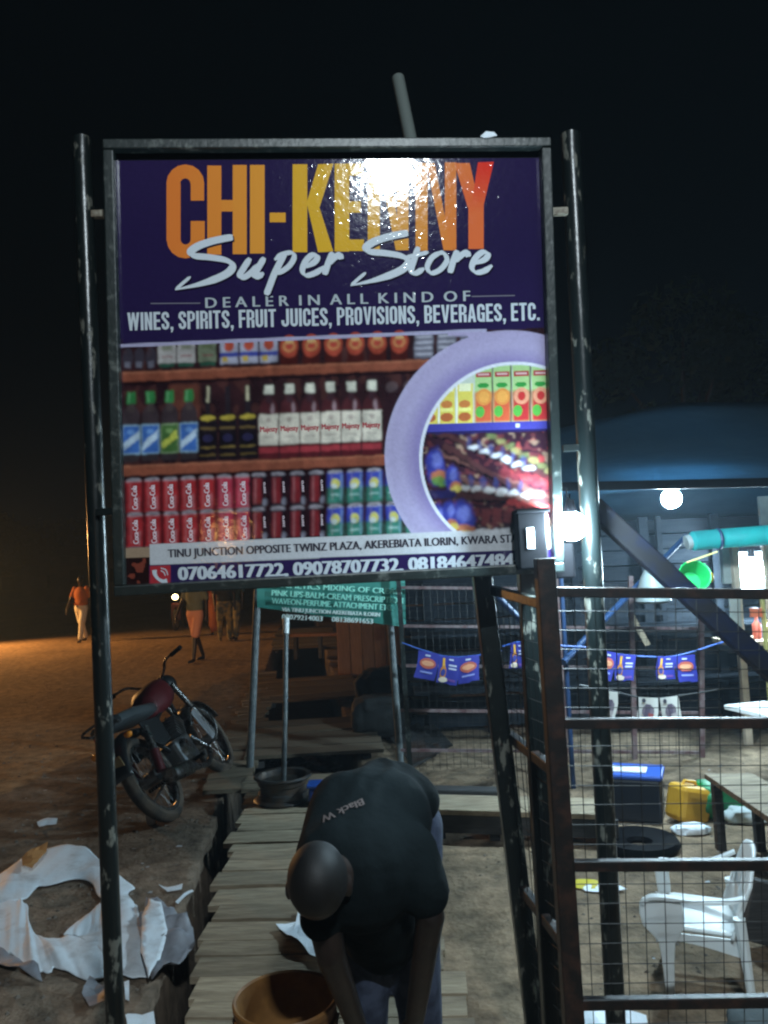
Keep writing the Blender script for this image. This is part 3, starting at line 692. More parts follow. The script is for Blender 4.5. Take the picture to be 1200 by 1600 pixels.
lt = MB(); LW = lin((196, 204, 212)); LD = lin((58, 56, 66))
text_on(lt, 'D E A L E R  I N  A L L  K I N D  O F', (320, 479.5), (736, 468.5), 17, SB_, lin((176, 184, 190)), smear=1.2, n=3)
def cond(ch):
    w_, t, h_ = .43, .155, .135; Rr = lambda x0, y0, x1, y1: [(x0, y0), (x0, y1), (x1, y1), (x1, y0)]
    def arc(cy, a0, a1, cx=None, ro=None):
        cx = w_ / 2 if cx is None else cx; ro = ro or w_ / 2; ri = ro - t; out = []
        for k in range(6):
            p, q_ = R_(a0 + (a1 - a0) * k / 6), R_(a0 + (a1 - a0) * (k + 1) / 6)
            out.append([(cx + ro * math.cos(p), cy + ro * math.sin(p)), (cx + ro * math.cos(q_), cy + ro * math.sin(q_)), (cx + ri * math.cos(q_), cy + ri * math.sin(q_)), (cx + ri * math.cos(p), cy + ri * math.sin(p))])
        return out
    r_ = w_ / 2; L_ = Rr(0, 0, t, 1); RT = Rr(w_ - t, 0, w_, 1)
    T_ = Rr(t, 1 - h_, w_ * .9, 1); B_ = Rr(t, 0, w_ * .9, h_); Md = Rr(t, .44, w_ * .85, .44 + h_)
    if ch == 'I': return [L_], t
    if ch == 'E': return [L_, T_, B_, Md], w_ * .9
    if ch == 'F': return [L_, T_, Md], w_ * .88
    if ch == 'T': return [Rr(w_ / 2 - t / 2, 0, w_ / 2 + t / 2, 1 - h_), Rr(0, 1 - h_, w_, 1)], w_
    if ch == 'N': return [L_, RT, [(t * .6, 1), (w_ - t, .0), (w_ - t * .4, 0), (t, 1)], [(t, 1), (t, .55), (w_ - t, 0), (w_ - t, .4)]], w_
    if ch == 'U': return [Rr(0, r_, t, 1), Rr(w_ - t, r_, w_, 1)] + arc(r_, 180, 360), w_
    if ch == 'J': return [Rr(0, r_, t, .36), Rr(w_ - t, r_, w_, 1)] + arc(r_, 180, 360), w_
    if ch == 'O': return [Rr(0, r_, t, 1 - r_), Rr(w_ - t, r_, w_, 1 - r_)] + arc(r_, 180, 360) + arc(1 - r_, 0, 180), w_
    if ch == 'C': return [Rr(0, r_, t, 1 - r_), Rr(w_ - t, r_, w_, .36), Rr(w_ - t, .64, w_, 1 - r_)] + arc(r_, 180, 360) + arc(1 - r_, 0, 180), w_
    if ch == 'G': return [Rr(0, r_, t, 1 - r_), Rr(w_ - t, 0, w_, .52), Rr(w_ / 2, .41, w_ - t, .52), Rr(w_ - t, .66, w_, 1 - r_)] + arc(r_, 180, 360) + arc(1 - r_, 0, 180), w_
    if ch == 'S': return [Rr(0, .64, t, 1 - r_), Rr(w_ - t, .68, w_, 1 - r_), Rr(w_ - t, r_, w_, .36), Rr(0, r_, t, .32), [(0, .66), (t, .70), (w_, .36), (w_ - t, .30)]] + arc(r_, 180, 360) + arc(1 - r_, 0, 180), w_
    if ch in 'PRB':
        q_ = [L_, Rr(t, 1 - h_, w_ * .6, 1), Rr(t, .42, w_ * .6, .42 + h_), Rr(w_ - t, .56, w_, .86), [(w_ * .6, 1), (w_, .86), (w_ - t, .86), (w_ * .6, 1 - h_)], [(w_ * .6, .42), (w_, .56), (w_ - t, .56), (w_ * .6, .42 + h_)]]
        if ch == 'R': q_ += [Rr(w_ - t, 0, w_, .40), [(w_ * .5, .44), (w_, .44), (w_, .38), (w_ - t, .38)]]
        if ch == 'B': q_ += [Rr(t, 0, w_ * .6, h_), Rr(w_ - t, .14, w_, .42), [(w_ * .6, 0), (w_, .14), (w_ - t, .14), (w_ * .6, h_)], [(w_ * .6, .5), (w_, .42), (w_ - t, .42), (w_ * .6, .44)]]
        return q_, w_
    if ch == 'A': return [[(0, 0), (w_ * .36, 1), (w_ * .6, 1), (t, 0)], [(w_ + .04 - t, 0), (w_ * .45, 1), (w_ * .72, 1), (w_ + .04, 0)], Rr(t * .8, .2, w_ - t * .6, .2 + h_)], w_ + .04
    if ch == 'V': return [[(0, 1), (w_ * .38, 0), (w_ * .62, 0), (t, 1)], [(w_ + .04 - t, 1), (w_ * .46, 0), (w_ * .7, 0), (w_ + .04, 1)]], w_ + .04
    if ch == 'W': return [[(0, 1), (.12, 0), (.27, 0), (t, 1)], [(.13, 0), (.27, 1), (.38, 1), (.25, 0)], [(.28, 1), (.42, 0), (.55, 0), (.40, 1)], [(.40, 0), (.53, 1), (.68, 1), (.54, 0)]], .68
    if ch == ',': return [Rr(0, 0, t, .15), [(t * .4, 0), (t, 0), (t * .6, -.16), (t * .1, -.16)]], t
    if ch == '.': return [Rr(0, 0, t, .15)], t
    return [], .17
def cond_text(mb, text, a, b, h_, col):
    a, b = Vector(a), Vector(b); d = (b - a); Ln = d.length; d.normalize(); up_ = Vector((d.y, -d.x))
    gl = [cond(c) for c in text]; tot = sum(w_ for _, w_ in gl) + .07 * (len(text) - 1); sc = Ln / tot; x = 0; k = 0
    for qs, w_ in gl:
        for q_ in qs:
            k += 1; mb.add([SB_(*(a + d * ((x + p[0]) * sc) + up_ * p[1] * h_), .0006 + .00003 * (k % 7)) for p in q_], [(0, 1, 2, 3)], col)
        x += w_ + .07
cond_text(lt, 'WINES, SPIRITS, FRUIT JUICES, PROVISIONS, BEVERAGES, ETC.', (198, 515), (845, 499), 28, LW)
for a, b in (((234, 472.5), (312, 472)), ((738, 461.5), (806, 460))):
    lt.add([SB_(a[0], a[1] - .8), SB_(a[0], a[1] + .8), SB_(b[0], b[1] + .8), SB_(b[0], b[1] - .8)], [(0, 1, 2, 3)], lin((120, 116, 130)))
text_on(lt, 'TINU JUNCTION OPPOSITE TWINZ PLAZA, AKEREBIATA ILORIN, KWARA STATE', (261, 871.5), (828, 846.5), 13.5, SB_, LD, smear=1.5, n=4)
text_on(lt, '07064617722, 09078707732, 08184647484', (277, 907), (806, 885), 21.5, SB_, LW, smear=3.4, n=5)
# telephone mark: handset and two arcs
def ribbon(pts, wd, col, off):
    c = curve_pts([Vector((*p, 0)) for p in pts], 6); A_, B_ = [], []
    for i, p in enumerate(c):
        t = (c[min(i + 1, len(c) - 1)] - c[max(i - 1, 0)]).normalized(); s = wd[0] + (wd[1] - wd[0]) * abs(2 * i / (len(c) - 1) - 1)
        A_.append(SB_(p.x - t.y * s / 2, p.y + t.x * s / 2, off)); B_.append(SB_(p.x + t.y * s / 2, p.y - t.x * s / 2, off))
    k = len(c); lt.add(A_ + B_, [(i, i + 1, k + i + 1, k + i) for i in range(k - 1)], col)
ribbon(((240, 891), (241, 898), (246, 905), (254, 909), (260, 908)), (4.5, 7.5), LW, .0006)
ribbon(((250, 892), (255, 895), (257, 900)), (1.5, 1.5), LW, .0006); ribbon(((250, 888), (258, 891), (261, 899)), (1.5, 1.5), LW, .0007)
# can and bottle names
CW = lin((226, 206, 214))
for r_ in range(2):
    for i in range(7):
        x = 209 + i * 28.4 + r_ * 1.5; y0 = 751 + r_ * 54 - .042 * (x - 190)
        text_on(lt, 'Coca-Cola', (x + 5, y0 + 46), (x + 3, y0 + 8), 9, SB_, CW, smear=1, n=3)
    for i in range(4):
        x = 404 + i * 30; y0 = 750 + r_ * 54 - .042 * (x - 190)
        text_on(lt, 'zero', (x + 11, y0 + 30), (x + 10, y0 + 12), 5, SB_, CW, smear=.5, n=2)
for i in range(6):
    x = 420 + i * 32.2; y0 = 684 - .042 * (x - 190)
    text_on(lt, 'Majesty', (x - 14, y0), (x + 14, y0 - 1), 9, SB_, lin((170, 60, 70)), smear=.8, n=2)
lt.build('small_lettering', M['print'], sign)

# the two round posts, brackets, brace
def post(a, b, r, m, root, name='post', seg=20):
    a, b = Vector(a), Vector(b); n_ = 14
    pts = [a.lerp(b, k / n_) for k in range(n_ + 1)]
    return MB().tube(pts, r, seg).build(name, m, root, smooth=True)
def to_ground(a, b):
    a, b = Vector(a), Vector(b); d = b - a; return a + d * ((a.z + 0.25) / -d.z)
PL0, PL1 = P(128, 216, 2.33), P(180, 1600, 2.36)
post(PL0, to_ground(PL0, PL1), 0.0265, M['post'], sign)
PR0, PR1 = P(891, 210, 2.40), P(962, 1600, 2.47)
post(PR0, to_ground(PR0, PR1), 0.030, M['post'], sign)
M['bracket'] = mat('bracket_metal', (0.3, 0.28, 0.22), .6, 0, (0.12, .09, .06), 30)
MB().box(P(156, 335, 2.33), (0.05, 0.02, 0.022)).build('bracket', M['bracket'], sign, bevel=.002)
MB().box(P(872, 331, 2.38), (0.06, 0.02, 0.022)).build('bracket', M['bracket'], sign, bevel=.002)
MB().box(P(164, 800, 2.31), (0.05, 0.02, 0.022)).build('bracket', M['post'], sign, bevel=.002)
MB().box(P(892, 700, 2.42), (0.05, 0.02, 0.022)).build('bracket', M['post'], sign, bevel=.002)
post(P(622, 122, 2.62), S(700, 480, -0.045), 0.0215, mat('pale_galvanised_pipe', (.13, .15, .14), .35), sign, 'brace_pipe')
# torn scrap of vinyl curling over the top bar
c = S(762, 217, 0.025)
MB().add([c + rt * x + dn * y + SN * z for x, y, z in ((-.028, .004, 0), (-.012, -.008, .006), (.014, -.007, .003), (.024, .002, 0), (.0, .009, .002), (-.018, .01, .001))], [(0, 5, 4, 3, 2, 1)]).build('torn_scrap', M['sheet'], sign, solid=.001)

# ------------------------------------------------------------------ wire mesh enclosure right of the sign
cage = thing('mesh_enclosure', 'rusty tube frame enclosure with square wire mesh in the right foreground', 'enclosure', G(880, 1780))
A0, A1 = P(850, 872, 2.2), P(896, 1600, 2.2)
B0, B1 = P(748, 860, 2.66), P(836, 1600, 2.62)
C0, C1 = P(819, 812, 2.45), P(864, 1600, 2.42)
def sqpost(a, b, s, m, name='post'):
    return MB().beam(a, to_ground(a, b), s, s, (0, 1, 0)).build(name, m, cage, bevel=.004)
sqpost(A0, A1, 0.052, M['rust']); sqpost(B0, B1, 0.062, M['post']); sqpost(C0, C1, 0.058, M['post'])
RB = [((868, 925), (1290, 929)), ((876, 1130), (1290, 1129)), ((886, 1352), (1290, 1350)), ((897, 1568), (1290, 1562))]
ends = []
for a, b in RB:
    p, q_ = P(*a, 2.2), P(*b, 2.12); ends.append((p, q_))
    MB().beam(p, q_, 0.026, 0.028).build('rail', M['rust'], cage, bevel=.003)
SRL = [((770, 922), (862, 947)), ((797, 1150), (874, 1211)), ((812, 1383), (888, 1482))]
for i, (a, b) in enumerate(SRL):
    MB().beam(P(*a, 2.64), P(*b, 2.22), 0.026, 0.03).build('rail', M['rust'] if i else M['post'], cage, bevel=.003)
# wires
def wires(name, tl, tr, bl, br, nx, ny, r, m, root):
    mb = MB()
    for i in range(nx + 1):
        t = i / nx; w0 = random.uniform(-.003, .003)
        a, b = tl.lerp(tr, t), bl.lerp(br, t); mid = a.lerp(b, .5) + Vector((w0, 0, 0))
        mb.tube([a, mid, b], r, 4, False)
    for j in range(ny + 1):
        t = j / ny; a, b = tl.lerp(bl, t), tr.lerp(br, t); mid = a.lerp(b, .5) + Vector((0, 0, random.uniform(-.004, .002)))
        mb.tube([a, mid, b], r, 4, False)
    return props(mb.build(name, m, root), kind='stuff')
tl, tr = ends[0]; 
fbl = P(912, 1800, 2.22); fbr = P(1290, 1790, 2.12)
up = Vector((0, 0.016, 0))
wires('wire_mesh', ends[0][0] + up, ends[0][1] + up, fbl + up, fbr + up, 13, 28, 0.00125, M['wire'], cage)
wires('wire_mesh', P(768, 925, 2.64), P(858, 948, 2.24), P(846, 1720, 2.64), P(902, 1800, 2.24), 10, 26, 0.0012, M['wire'], cage)
# junction box on the middle post
bx = thing('meter_box', 'small black electric box with a pale slit on top of the middle cage post', 'electric box', P(829, 890, 2.36))
MB().box(P(829, 845, 2.36), (0.088, 0.07, 0.17)).build('housing', M['black'], bx, bevel=.006)
MB().box(P(829, 799, 2.35), (0.1, 0.085, 0.012)).build('lid', M['black'], bx, bevel=.004)
MB().box(P(829, 841, 2.323), (0.022, 0.004, 0.062)).build('slit_label', M['white'], bx, bevel=.001)
bk = MB().box(P(876, 876, 2.47), (0.075, 0.06, 0.11)); props(bk.build('socket_box', M['black'], bevel=.006), 'dark socket box fixed to the right sign post just under the bare bulb', 'electric box')
# diagonal beam
mb = MB(); mb.beam(P(915, 781, 2.52), P(1290, 1126, 2.52), 0.06, 0.062)
M['beam'] = mat('dark_blue_beam', (0.006, 0.010, 0.028), .7, 0, (0.012, 0.012, 0.014), 6, spec=.12)
props(mb.build('leaning_beam', M['beam'], bevel=.006), 'dark blue square beam slanting down to the right behind the mesh', 'beam')

# ------------------------------------------------------------------ bare LED bulbs
def bulb(label, c, r, strength, cord_to, scale=1.0):
    t = thing('light_bulb', label, 'light bulb', c, group='bare white bulbs')
    m = mat('lit_globe', (1, 1, 1), .5, emit=((0.62, 0.86, 1.0), strength))
    MB().ball(c, r, 20, 14).build('globe', m, t, smooth=True)
    top = c + Vector((0, 0, r * .8))
    MB().lathe([(0.0, r * 1.0), (r * .3, r * 1.0), (r * .32, r * .7), (r * .45, r * .2), (r * .4, 0), (0, 0)], top, 16).build('socket', M['black'], t, smooth=True)
    MB().tube(curve_pts([top + Vector((0, 0, r * 1.4)), (top + cord_to) / 2 + Vector((0, 0, -.01)), cord_to], 4), 0.003, 6).build('cord', M['black'], t)
    return t
bulb('bare white bulb glowing beside the right sign post', P(893, 822, 2.30), 0.043, 850, P(884, 762, 2.33))
bulb('white bulb hanging under the front edge of the blue canopy', P(1049, 779, 4.7), 0.056, 1900, P(1049, 745, 4.75))
bulb('white bulb inside the lit kiosk under the turquoise roll', P(1175, 885, 6.9), 0.085, 650, P(1176, 858, 7.0))

# ------------------------------------------------------------------ blue canopy
can = thing('canopy', 'large blue tarpaulin canopy over the stall on the right', 'canopy', G(1000, 1240))
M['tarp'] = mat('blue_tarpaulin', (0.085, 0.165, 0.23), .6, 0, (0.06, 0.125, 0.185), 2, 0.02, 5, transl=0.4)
M['tarp_lit'] = mat('bulb_lit_tarpaulin', (.12, .34, .55), .6, 0, (.08, .26, .46), 2, .01, 5, transl=.2)  # back sheet: same tarpaulin, the bulb's light put into a paler blue
def roof(name, a, b, c, d, nx=24, ny=10, sag=.06, seed=0):
    vs = []
    for j in range(ny + 1):
        for i in range(nx + 1):
            s, t = i / nx, j / ny; p = a.lerp(b, s).lerp(d.lerp(c, s), t)
            p.z += -sag * math.sin(math.pi * t) * (0.6 + .4 * math.cos(s * 9)) + 0.02 * noise.noise(p * 2 + Vector((seed, 0, 0)))
            vs.append(p)
    return MB().add(vs, [(j * (nx + 1) + i, j * (nx + 1) + i + 1, (j + 1) * (nx + 1) + i + 1, (j + 1) * (nx + 1) + i) for j in range(ny) for i in range(nx)]).build(name, M['tarp_lit'], can, smooth=True, solid=.003)
EL, ER = P(845, 764, 4.45), P(1420, 752, 4.2)
RL, RM, RR = P(845, 672, 6.5), P(1060, 630, 6.5), P(1420, 622, 6.3)
def lerp3(t): return RL.lerp(RM, t / .45) if t < .45 else RM.lerp(RR, (t - .45) / .55)
nx, ny = 30, 10; vs = []
for j in range(ny + 1):
    for i in range(nx + 1):
        t = i / nx; s = j / ny; p = EL.lerp(ER, t).lerp(lerp3(t), s); p.z += -.07 * math.sin(math.pi * s) + .03 * noise.noise(p * 1.7); vs.append(p)
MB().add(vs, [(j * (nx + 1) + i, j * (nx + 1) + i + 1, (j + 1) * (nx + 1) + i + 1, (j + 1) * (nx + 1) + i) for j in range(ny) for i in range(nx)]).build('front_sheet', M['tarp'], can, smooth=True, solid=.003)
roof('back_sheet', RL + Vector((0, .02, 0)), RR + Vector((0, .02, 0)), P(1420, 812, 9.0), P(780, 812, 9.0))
MB().beam(EL + Vector((0, .0, .01)), ER + Vector((0, 0, .01)), .02, .05).build('eave_bar', M['black'], can)
M['bluepole'] = mat('blue_pole', (0.01, 0.032, 0.09), .45)
for a, b, ya, yb in (((1072, 838), (905, 1008), 6.2, 5.4), ((905, 1008), (880, 1035), 5.4, 5.2), ((775, 930), (830, 985), 5.0, 5.0)):
    MB().tube([P(*a, ya), P(*b, yb)], 0.022, 10).build('brace_pole', M['bluepole'], can, smooth=True)
for x, y0, y1, Y in ((868, 770, 1262, 5.6), (1340, 760, 1300, 4.5)):
    a = P(x, y0, Y); b = a.copy(); b.z = 0
    MB().tube([b, a], 0.018, 12).build('pole', M['bluepole'], can, smooth=True)

# ------------------------------------------------------------------ stall behind the mesh: dark board wall and frame
st = thing('market_stall', 'dark board walled market stall under the blue canopy behind the mesh', 'stall', G(880, 1120))
yw = 7.6
for k in range(13):
    z0 = 0.06 + k * 0.145
    xl, xr = P(628, 1000, yw).x + random.uniform(-.05, .05), 5.6
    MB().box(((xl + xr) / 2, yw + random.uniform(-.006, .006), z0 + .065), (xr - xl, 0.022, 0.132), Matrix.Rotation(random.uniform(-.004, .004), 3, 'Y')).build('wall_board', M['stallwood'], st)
for x, wd in ((672, .1), (760, .05), (1018, .09), (1042, .05), (1130, .08), (905, .07)):
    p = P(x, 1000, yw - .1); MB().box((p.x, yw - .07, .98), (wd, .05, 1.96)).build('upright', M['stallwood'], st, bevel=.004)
for (a, b) in (((630, 975), (940, 985)), ((940, 985), (1110, 990)), ((640, 1050), (1100, 1052)), ((950, 955), (1120, 958))):
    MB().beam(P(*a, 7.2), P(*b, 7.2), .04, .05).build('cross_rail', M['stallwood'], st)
MB().beam(P(985, 960, 7.1), P(1012, 1008, 7.1), .03, .05).build('brace', M['wood'], st)
# shelves with goods in the gloom
for z0 in (0.45, 0.95):
    MB().box((2.2, yw - .28, z0), (4.0, .4, .025)).build('shelf', M['stallwood'], st)

# wire fence panel in front of the stall (between the sign leg and the green banner)
fp = thing('mesh_fence_panel', 'weathered fence panel of square mesh and thin reddish rails before the dark stall', 'fence panel', G(700, 1215))
M['reddish'] = mat('red_oxide_rail', (0.12, 0.06, 0.06), .6, 0, (0.2, .15, .15), 12)
FY = 6.3
for y in (918, 978, 1040, 1110, 1172):
    MB().beam(P(626, y, FY), P(1100, y + 4, FY + .05), .02, .022).build('rail', M['reddish'], fp)
for x0, x1 in ((622, 640), (765, 782), (872, 884), (985, 992), (1095, 1097)):
    a = P(x0, 900, FY); b = P(x1, 1190, FY); MB().beam(a, to_ground(a, b), .035, .035, (0, 1, 0)).build('upright', M['frame'] if x0 < 700 else M['reddish'], fp)
wires('wire_mesh', P(626, 912, FY), P(1100, 912, FY), P(645, 1205, FY), P(1100, 1205, FY), 42, 27, .0016, M['wire'], fp)

# ------------------------------------------------------------------ bunting
M['string'] = mat('blue_string', (0.03, 0.1, 0.4), .5)
def bunting(label, pts, Y, flags, kind):
    t = thing('bunting', label, 'bunting', P(*pts[0], Y))
    c = curve_pts([P(*p, Y) for p in pts], 8); MB().tube(c, .006, 5).build('string', M['string'] if kind else M['wire'], t)
    for k, (x0, x1, ty, w_, by, sk, art) in enumerate(flags):
        mb = MB()
        def F(s, q, off=0):
            return P(x0 + (x1 - x0) * s + sk * q + 2.0 * math.sin(q * 3 + k), ty[0] * (1 - s) + ty[1] * s + by * q + (3 if s > .5 else 0) * q * math.sin(k * 2.1), Y - .012 - off + 0.015 * math.sin(s * 3 + k) * q)
        g = 6
        vs = [F(i / g, j / g) for j in range(g + 1) for i in range(g + 1)]
        bc = lin((46, 52, 150)) if kind else lin((206, 204, 196))
        mb.add(vs, [(j * (g + 1) + i, j * (g + 1) + i + 1, (j + 1) * (g + 1) + i + 1, (j + 1) * (g + 1) + i) for j in range(g) for i in range(g)], bc)
        def patch(s0, s1, q0, q1, c_, off): mb.add([F(s0, q0, off), F(s1, q0, off), F(s1, q1, off), F(s0, q1, off)], [(0, 1, 2, 3)], lin(c_))
        def oval(cs, cq, rs, rq, c_, off): mb.add([F(cs + rs * math.cos(a * .5236), cq + rq * math.sin(a * .5236), off) for a in range(12)], [tuple(range(12))], lin(c_))
        if art == 'logo':
            oval(.5, .42, .4, .2, (190, 96, 80), .004); oval(.5, .42, .3, .1, (226, 160, 120), .006); patch(.35, .6, .1, .16, (200, 205, 225), .004); patch(.2, .8, .72, .78, (150, 160, 220), .004)
            if k % 2: patch(.3, .55, .72, .96, (190, 190, 220), .005)
        elif art == 'bottle':
            patch(.2, .32, .08, .4, (226, 170, 60), .004); oval(.26, .62, .15, .26, (200, 130, 50), .005); oval(.26, .62, .12, .14, (50, 60, 140), .007); oval(.3, .88, .22, .1, (214, 200, 180), .006)
            patch(.5, .72, .1, .15, (210, 215, 235), .004); patch(.5, .88, .3, .36, (210, 215, 235), .004); patch(.5, .88, .42, .48, (200, 205, 230), .004); patch(.45, .9, .82, .9, (110, 70, 150), .004)
        else:
            oval(.25, .15, .1, .1, (70, 70, 80), .004); oval(.5, .6, .3, .3, (120, 110, 120), .004); patch(.35, .6, .3, .95, (90, 80, 96), .006); patch(.5, .8, .7, .95, (150, 70, 66) if k % 2 else (170, 160, 160), .007)
        mb.build('flag', M['printm'], t)
    return t
bunting('string of three blue printed flags on the mesh left of the sign leg', [(628, 1004), (655, 1014), (700, 1026), (745, 1024), (785, 1016)], 5.9,
        [(654, 686, (1016, 1022), 0, 42, -8, 'logo'), (684, 716, (1024, 1027), 0, 42, -1, 'bottle'), (714, 747, (1027, 1023), 0, 42, 4, 'logo')], True)
bunting('string of blue printed flags behind the right sign post above the white flags', [(785, 1010), (815, 1003), (860, 1008), (920, 1012), (950, 1020), (1010, 1026), (1060, 1024), (1130, 1003)], 5.2,
        [(797, 822, (1004, 1004), 0, 40, -2, 'bottle'), (940, 962, (1016, 1020), 0, 42, -6, 'logo'), (962, 992, (1021, 1024), 0, 42, 0, 'bottle'), (1027, 1056, (1026, 1025), 0, 36, 0, 'bottle'), (1056, 1087, (1026, 1022), 0, 40, 4, 'logo')], True)
bunting('string of three white printed flags above the second rail of the mesh', [(905, 1070), (950, 1078), (1000, 1090), (1030, 1091), (1062, 1087), (1130, 1076)], 5.1,
        [(945, 967, (1079, 1082), 0, 42, -8, 'x'), (996, 1028, (1089, 1091), 0, 34, 0, 'x'), (1029, 1058, (1091, 1087), 0, 38, 10, 'x')], False)

# ------------------------------------------------------------------ kiosk with the turquoise roll
ki = thing('kiosk', 'brightly lit kiosk with pale posts at the right edge', 'kiosk', G(1160, 1120))
M['cream'] = mat('cream_paint', (0.55, 0.45, 0.34), .6, 0, (0.4, .32, .24), 6)
M['greyp'] = mat('grey_panel', (0.35, 0.38, 0.36), .5, 0, (0.25, .28, .27), 5)
KY = 6.6
def vbar(x, ya, yb, wd, m, name, Y=KY, dp=.06):
    a, b = P(x, ya, Y), P(x, yb, Y); return MB().box(((a.x + b.x) / 2, Y, (a.z + b.z) / 2), (wd, dp, abs(a.z - b.z))).build(name, m, ki, bevel=.004)
def vdown(x, ya, wd, m, name, Y=KY, dp=.06):
    a = P(x, ya, Y); return MB().box((a.x, Y, a.z / 2), (wd, dp, a.z)).build(name, m, ki, bevel=.004)
vdown(1146, 852, .055, M['cream'], 'post'); vbar(1134, 856, 912, .07, M['greyp'], 'panel', KY + .05)
vbar(1149, 935, 988, .09, M['greyp'], 'panel', KY - .06, .02)
vdown(1196, 852, .045, M['cream'], 'post', KY - .1)
M['yellowp'] = mat('yellow_pole', (0.45, 0.4, 0.14), .5); vdown(1191, 935, .03, M['yellowp'], 'thin_pole', KY - .3, .03)
MB().box((P(1275, 950, 7.8).x, 7.45, 1.05), (1.3, .04, 2.1)).build('back_wall', M['greyp'], ki)
MB().box((P(1250, 950, 7.0).x, KY + .3, P(1200, 1000, KY + .3).z), (1.5, .45, .04)).build('counter', M['wood'], ki, bevel=.004)
MB().box((P(1290, 950, 7.0).x, KY + .45, P(1200, 850, KY).z + .04), (1.5, 1.4, .04)).build('roof', M['woodd'], ki)
cols = [(.5, .1, .06), (.1, .2, .4), (.5, .4, .1), (.4, .4, .42), (.1, .3, .14)]
for k in range(9):
    c = cols[k % 5]; h_ = random.uniform(.12, .26); p = P(1162 + k * 9, 1000, KY + .5); zc = P(1200, 1000, KY + .3).z + .02
    props(MB().lathe([(0, 0), (.035, 0), (.037, h_ * .65), (.014, h_ * .8), (.014, h_), (0, h_)], (p.x, KY + .3 + random.uniform(-.1, .1), zc), 12).build('bottle', mat('goods_%s' % 'abcdefghi'[k], c, .35), smooth=True), '%s bottle on the counter of the lit kiosk' % ['leftmost dark red', 'second dark blue', 'third yellow', 'fourth pale grey', 'fifth green', 'sixth dark red', 'seventh dark blue', 'eighth yellow', 'ninth pale grey'][k], 'bottle', 'bottles on the kiosk counter')
props(MB().box(P(1181, 957, KY - .35), (.09, .02, .07)).build('price_card', mat('orange_card', (.6, .14, .06), .6)), 'small orange card hanging beside the yellow pole of the kiosk', 'card')
M['turq'] = mat('turquoise_tarp', (0.02, 0.46, 0.44), .45, 0, (0.03, .38, .38), 8, .004, 20, transl=.45)
rl = thing('rolled_awning', 'turquoise rolled tarpaulin awning along the top of the kiosk', 'awning', P(1075, 846, 6.0))
c = curve_pts([P(1078, 846, 6.0), P(1120, 842, 6.0), P(1200, 836, 5.9), P(1300, 828, 5.8)], 8)
MB().tube(c, [.05] + [.075] * (len(c) - 1), 18).build('roll', M['turq'], rl, smooth=True)
MB().tube([P(1072, 848, 6.0), P(1079, 846, 6.0)], .056, 14).build('end_cap', M['greyp'], rl)
for x in (1122, 1190): MB().lathe([(.078, -.012), (.083, 0), (.078, .012)], P(x, 842 if x < 1150 else 837, 5.96), 18, axis=(1, 0, .04)).build('strap', M['bluepole'], rl)
vbar(1176, 862, 932, .30, mat('pale_panel', (.6, .66, .66), .5), 'upper_panel', KY + .62, .02)
bulb('second white bulb inside the lit kiosk, at the very right edge', P(1200, 898, 6.8), 0.075, 500, P(1201, 862, 6.85))
# kiosk shelf corner
props(MB().box(P(1200, 1110, 5.2), (.32, .45, .03), Matrix.Rotation(.25, 3, 'Z')).build('table_top', M['white'], bevel=.004), 'white table top jutting in at the right edge above the second rail', 'table')

# green bucket
gb = thing('bucket', 'green plastic bucket hanging on its side below the turquoise roll', 'bucket', P(1086, 900, 5.4))
ax = (P(1086, 900, 5.4) - CAM).normalized() * -1 + Vector((.25, 0, .28)); ax.normalize()
M['green'] = mat('green_plastic', (0.01, 0.42, 0.10), .35, transl=.25)
cc = P(1086, 899, 5.4)
MB().lathe([(0, -.16), (.072, -.16), (.1, 0), (.108, .004), (.108, -.01), (.098, -.012), (.07, -.15), (0, -.15)][::1], cc, 28, axis=ax).build('shell', M['green'], gb, smooth=True)
MB().tube([P(1073, 879, 5.4), P(1121, 862, 5.4)], .006, 6).build('handle', M['yellowp'], gb)
props(MB().ball(P(1111, 902, 5.5), (.02, .02, .035)).build('yellow_bottle', mat('yellow_plastic', (.7, .45, .02), .4), smooth=True), 'tiny yellow bottle hanging right beside the green bucket', 'bottle')
# grey bag hanging
hb = MB(); hb.lathe([(0.0, .2), (.04, .2), (.075, .14), (.11, .03), (.125, -.03), (.1, -.045), (0, -.045)], P(1020, 932, 5.6), 20)
props(hb.build('lampshade', mat('grey_enamel', (.16, .19, .19), .5), smooth=True), 'grey bell shaped shade hanging over the top rail behind the slanting beam', 'lampshade')

# ------------------------------------------------------------------ low bench / kerb plank behind the mesh
be = thing('low_bench', 'long low wooden bench on the ground in front of the fence panel', 'bench', G(790, 1275))
a, b = G(668, 1256, .17), G(955, 1264, .17)
MB().beam(a, b, .30, .03, (0, 0, 1)).build('seat', M['wood'], be, bevel=.004)
MB().beam(a + Vector((0, -.13, -.07)), b + Vector((0, -.13, -.07)), .025, .1).build('apron', M['woodd'], be)
for t in (.06, .36, .66, .95):
    p = a.lerp(b, t); MB().box((p.x, p.y, .075), (.06, .2, .15)).build('leg', M['woodd'], be)
# mound of rubbish/dirt sacks behind
props(MB().beam(G(640, 1236, .03), G(800, 1240, .03), .12, .06).build('timber', M['woodd'], bevel=.01), 'dark timber lying on the ground behind the low bench', 'timber')

# cooler with blue and white lid
c0 = G(992, 1276)
cl = thing('cooler', 'dark cooler box with a blue and white lid on the ground behind the mesh', 'cooler', c0, rot=(0, 0, R_(-22)))
MB().box((0, 0, .13), (.34, .26, .25)).build('box', mat('dark_cooler', (.012, .018, .03), .4), cl, local=True, bevel=.015)
MB().box((0, 0, .272), (.37, .29, .03)).build('lid', mat('blue_lid', (.03, .1, .45), .35), cl, local=True, bevel=.012)
MB().box((-.03, -.03, .292), (.24, .13, .012)).build('lid_panel', M['white'], cl, local=True, bevel=.005)
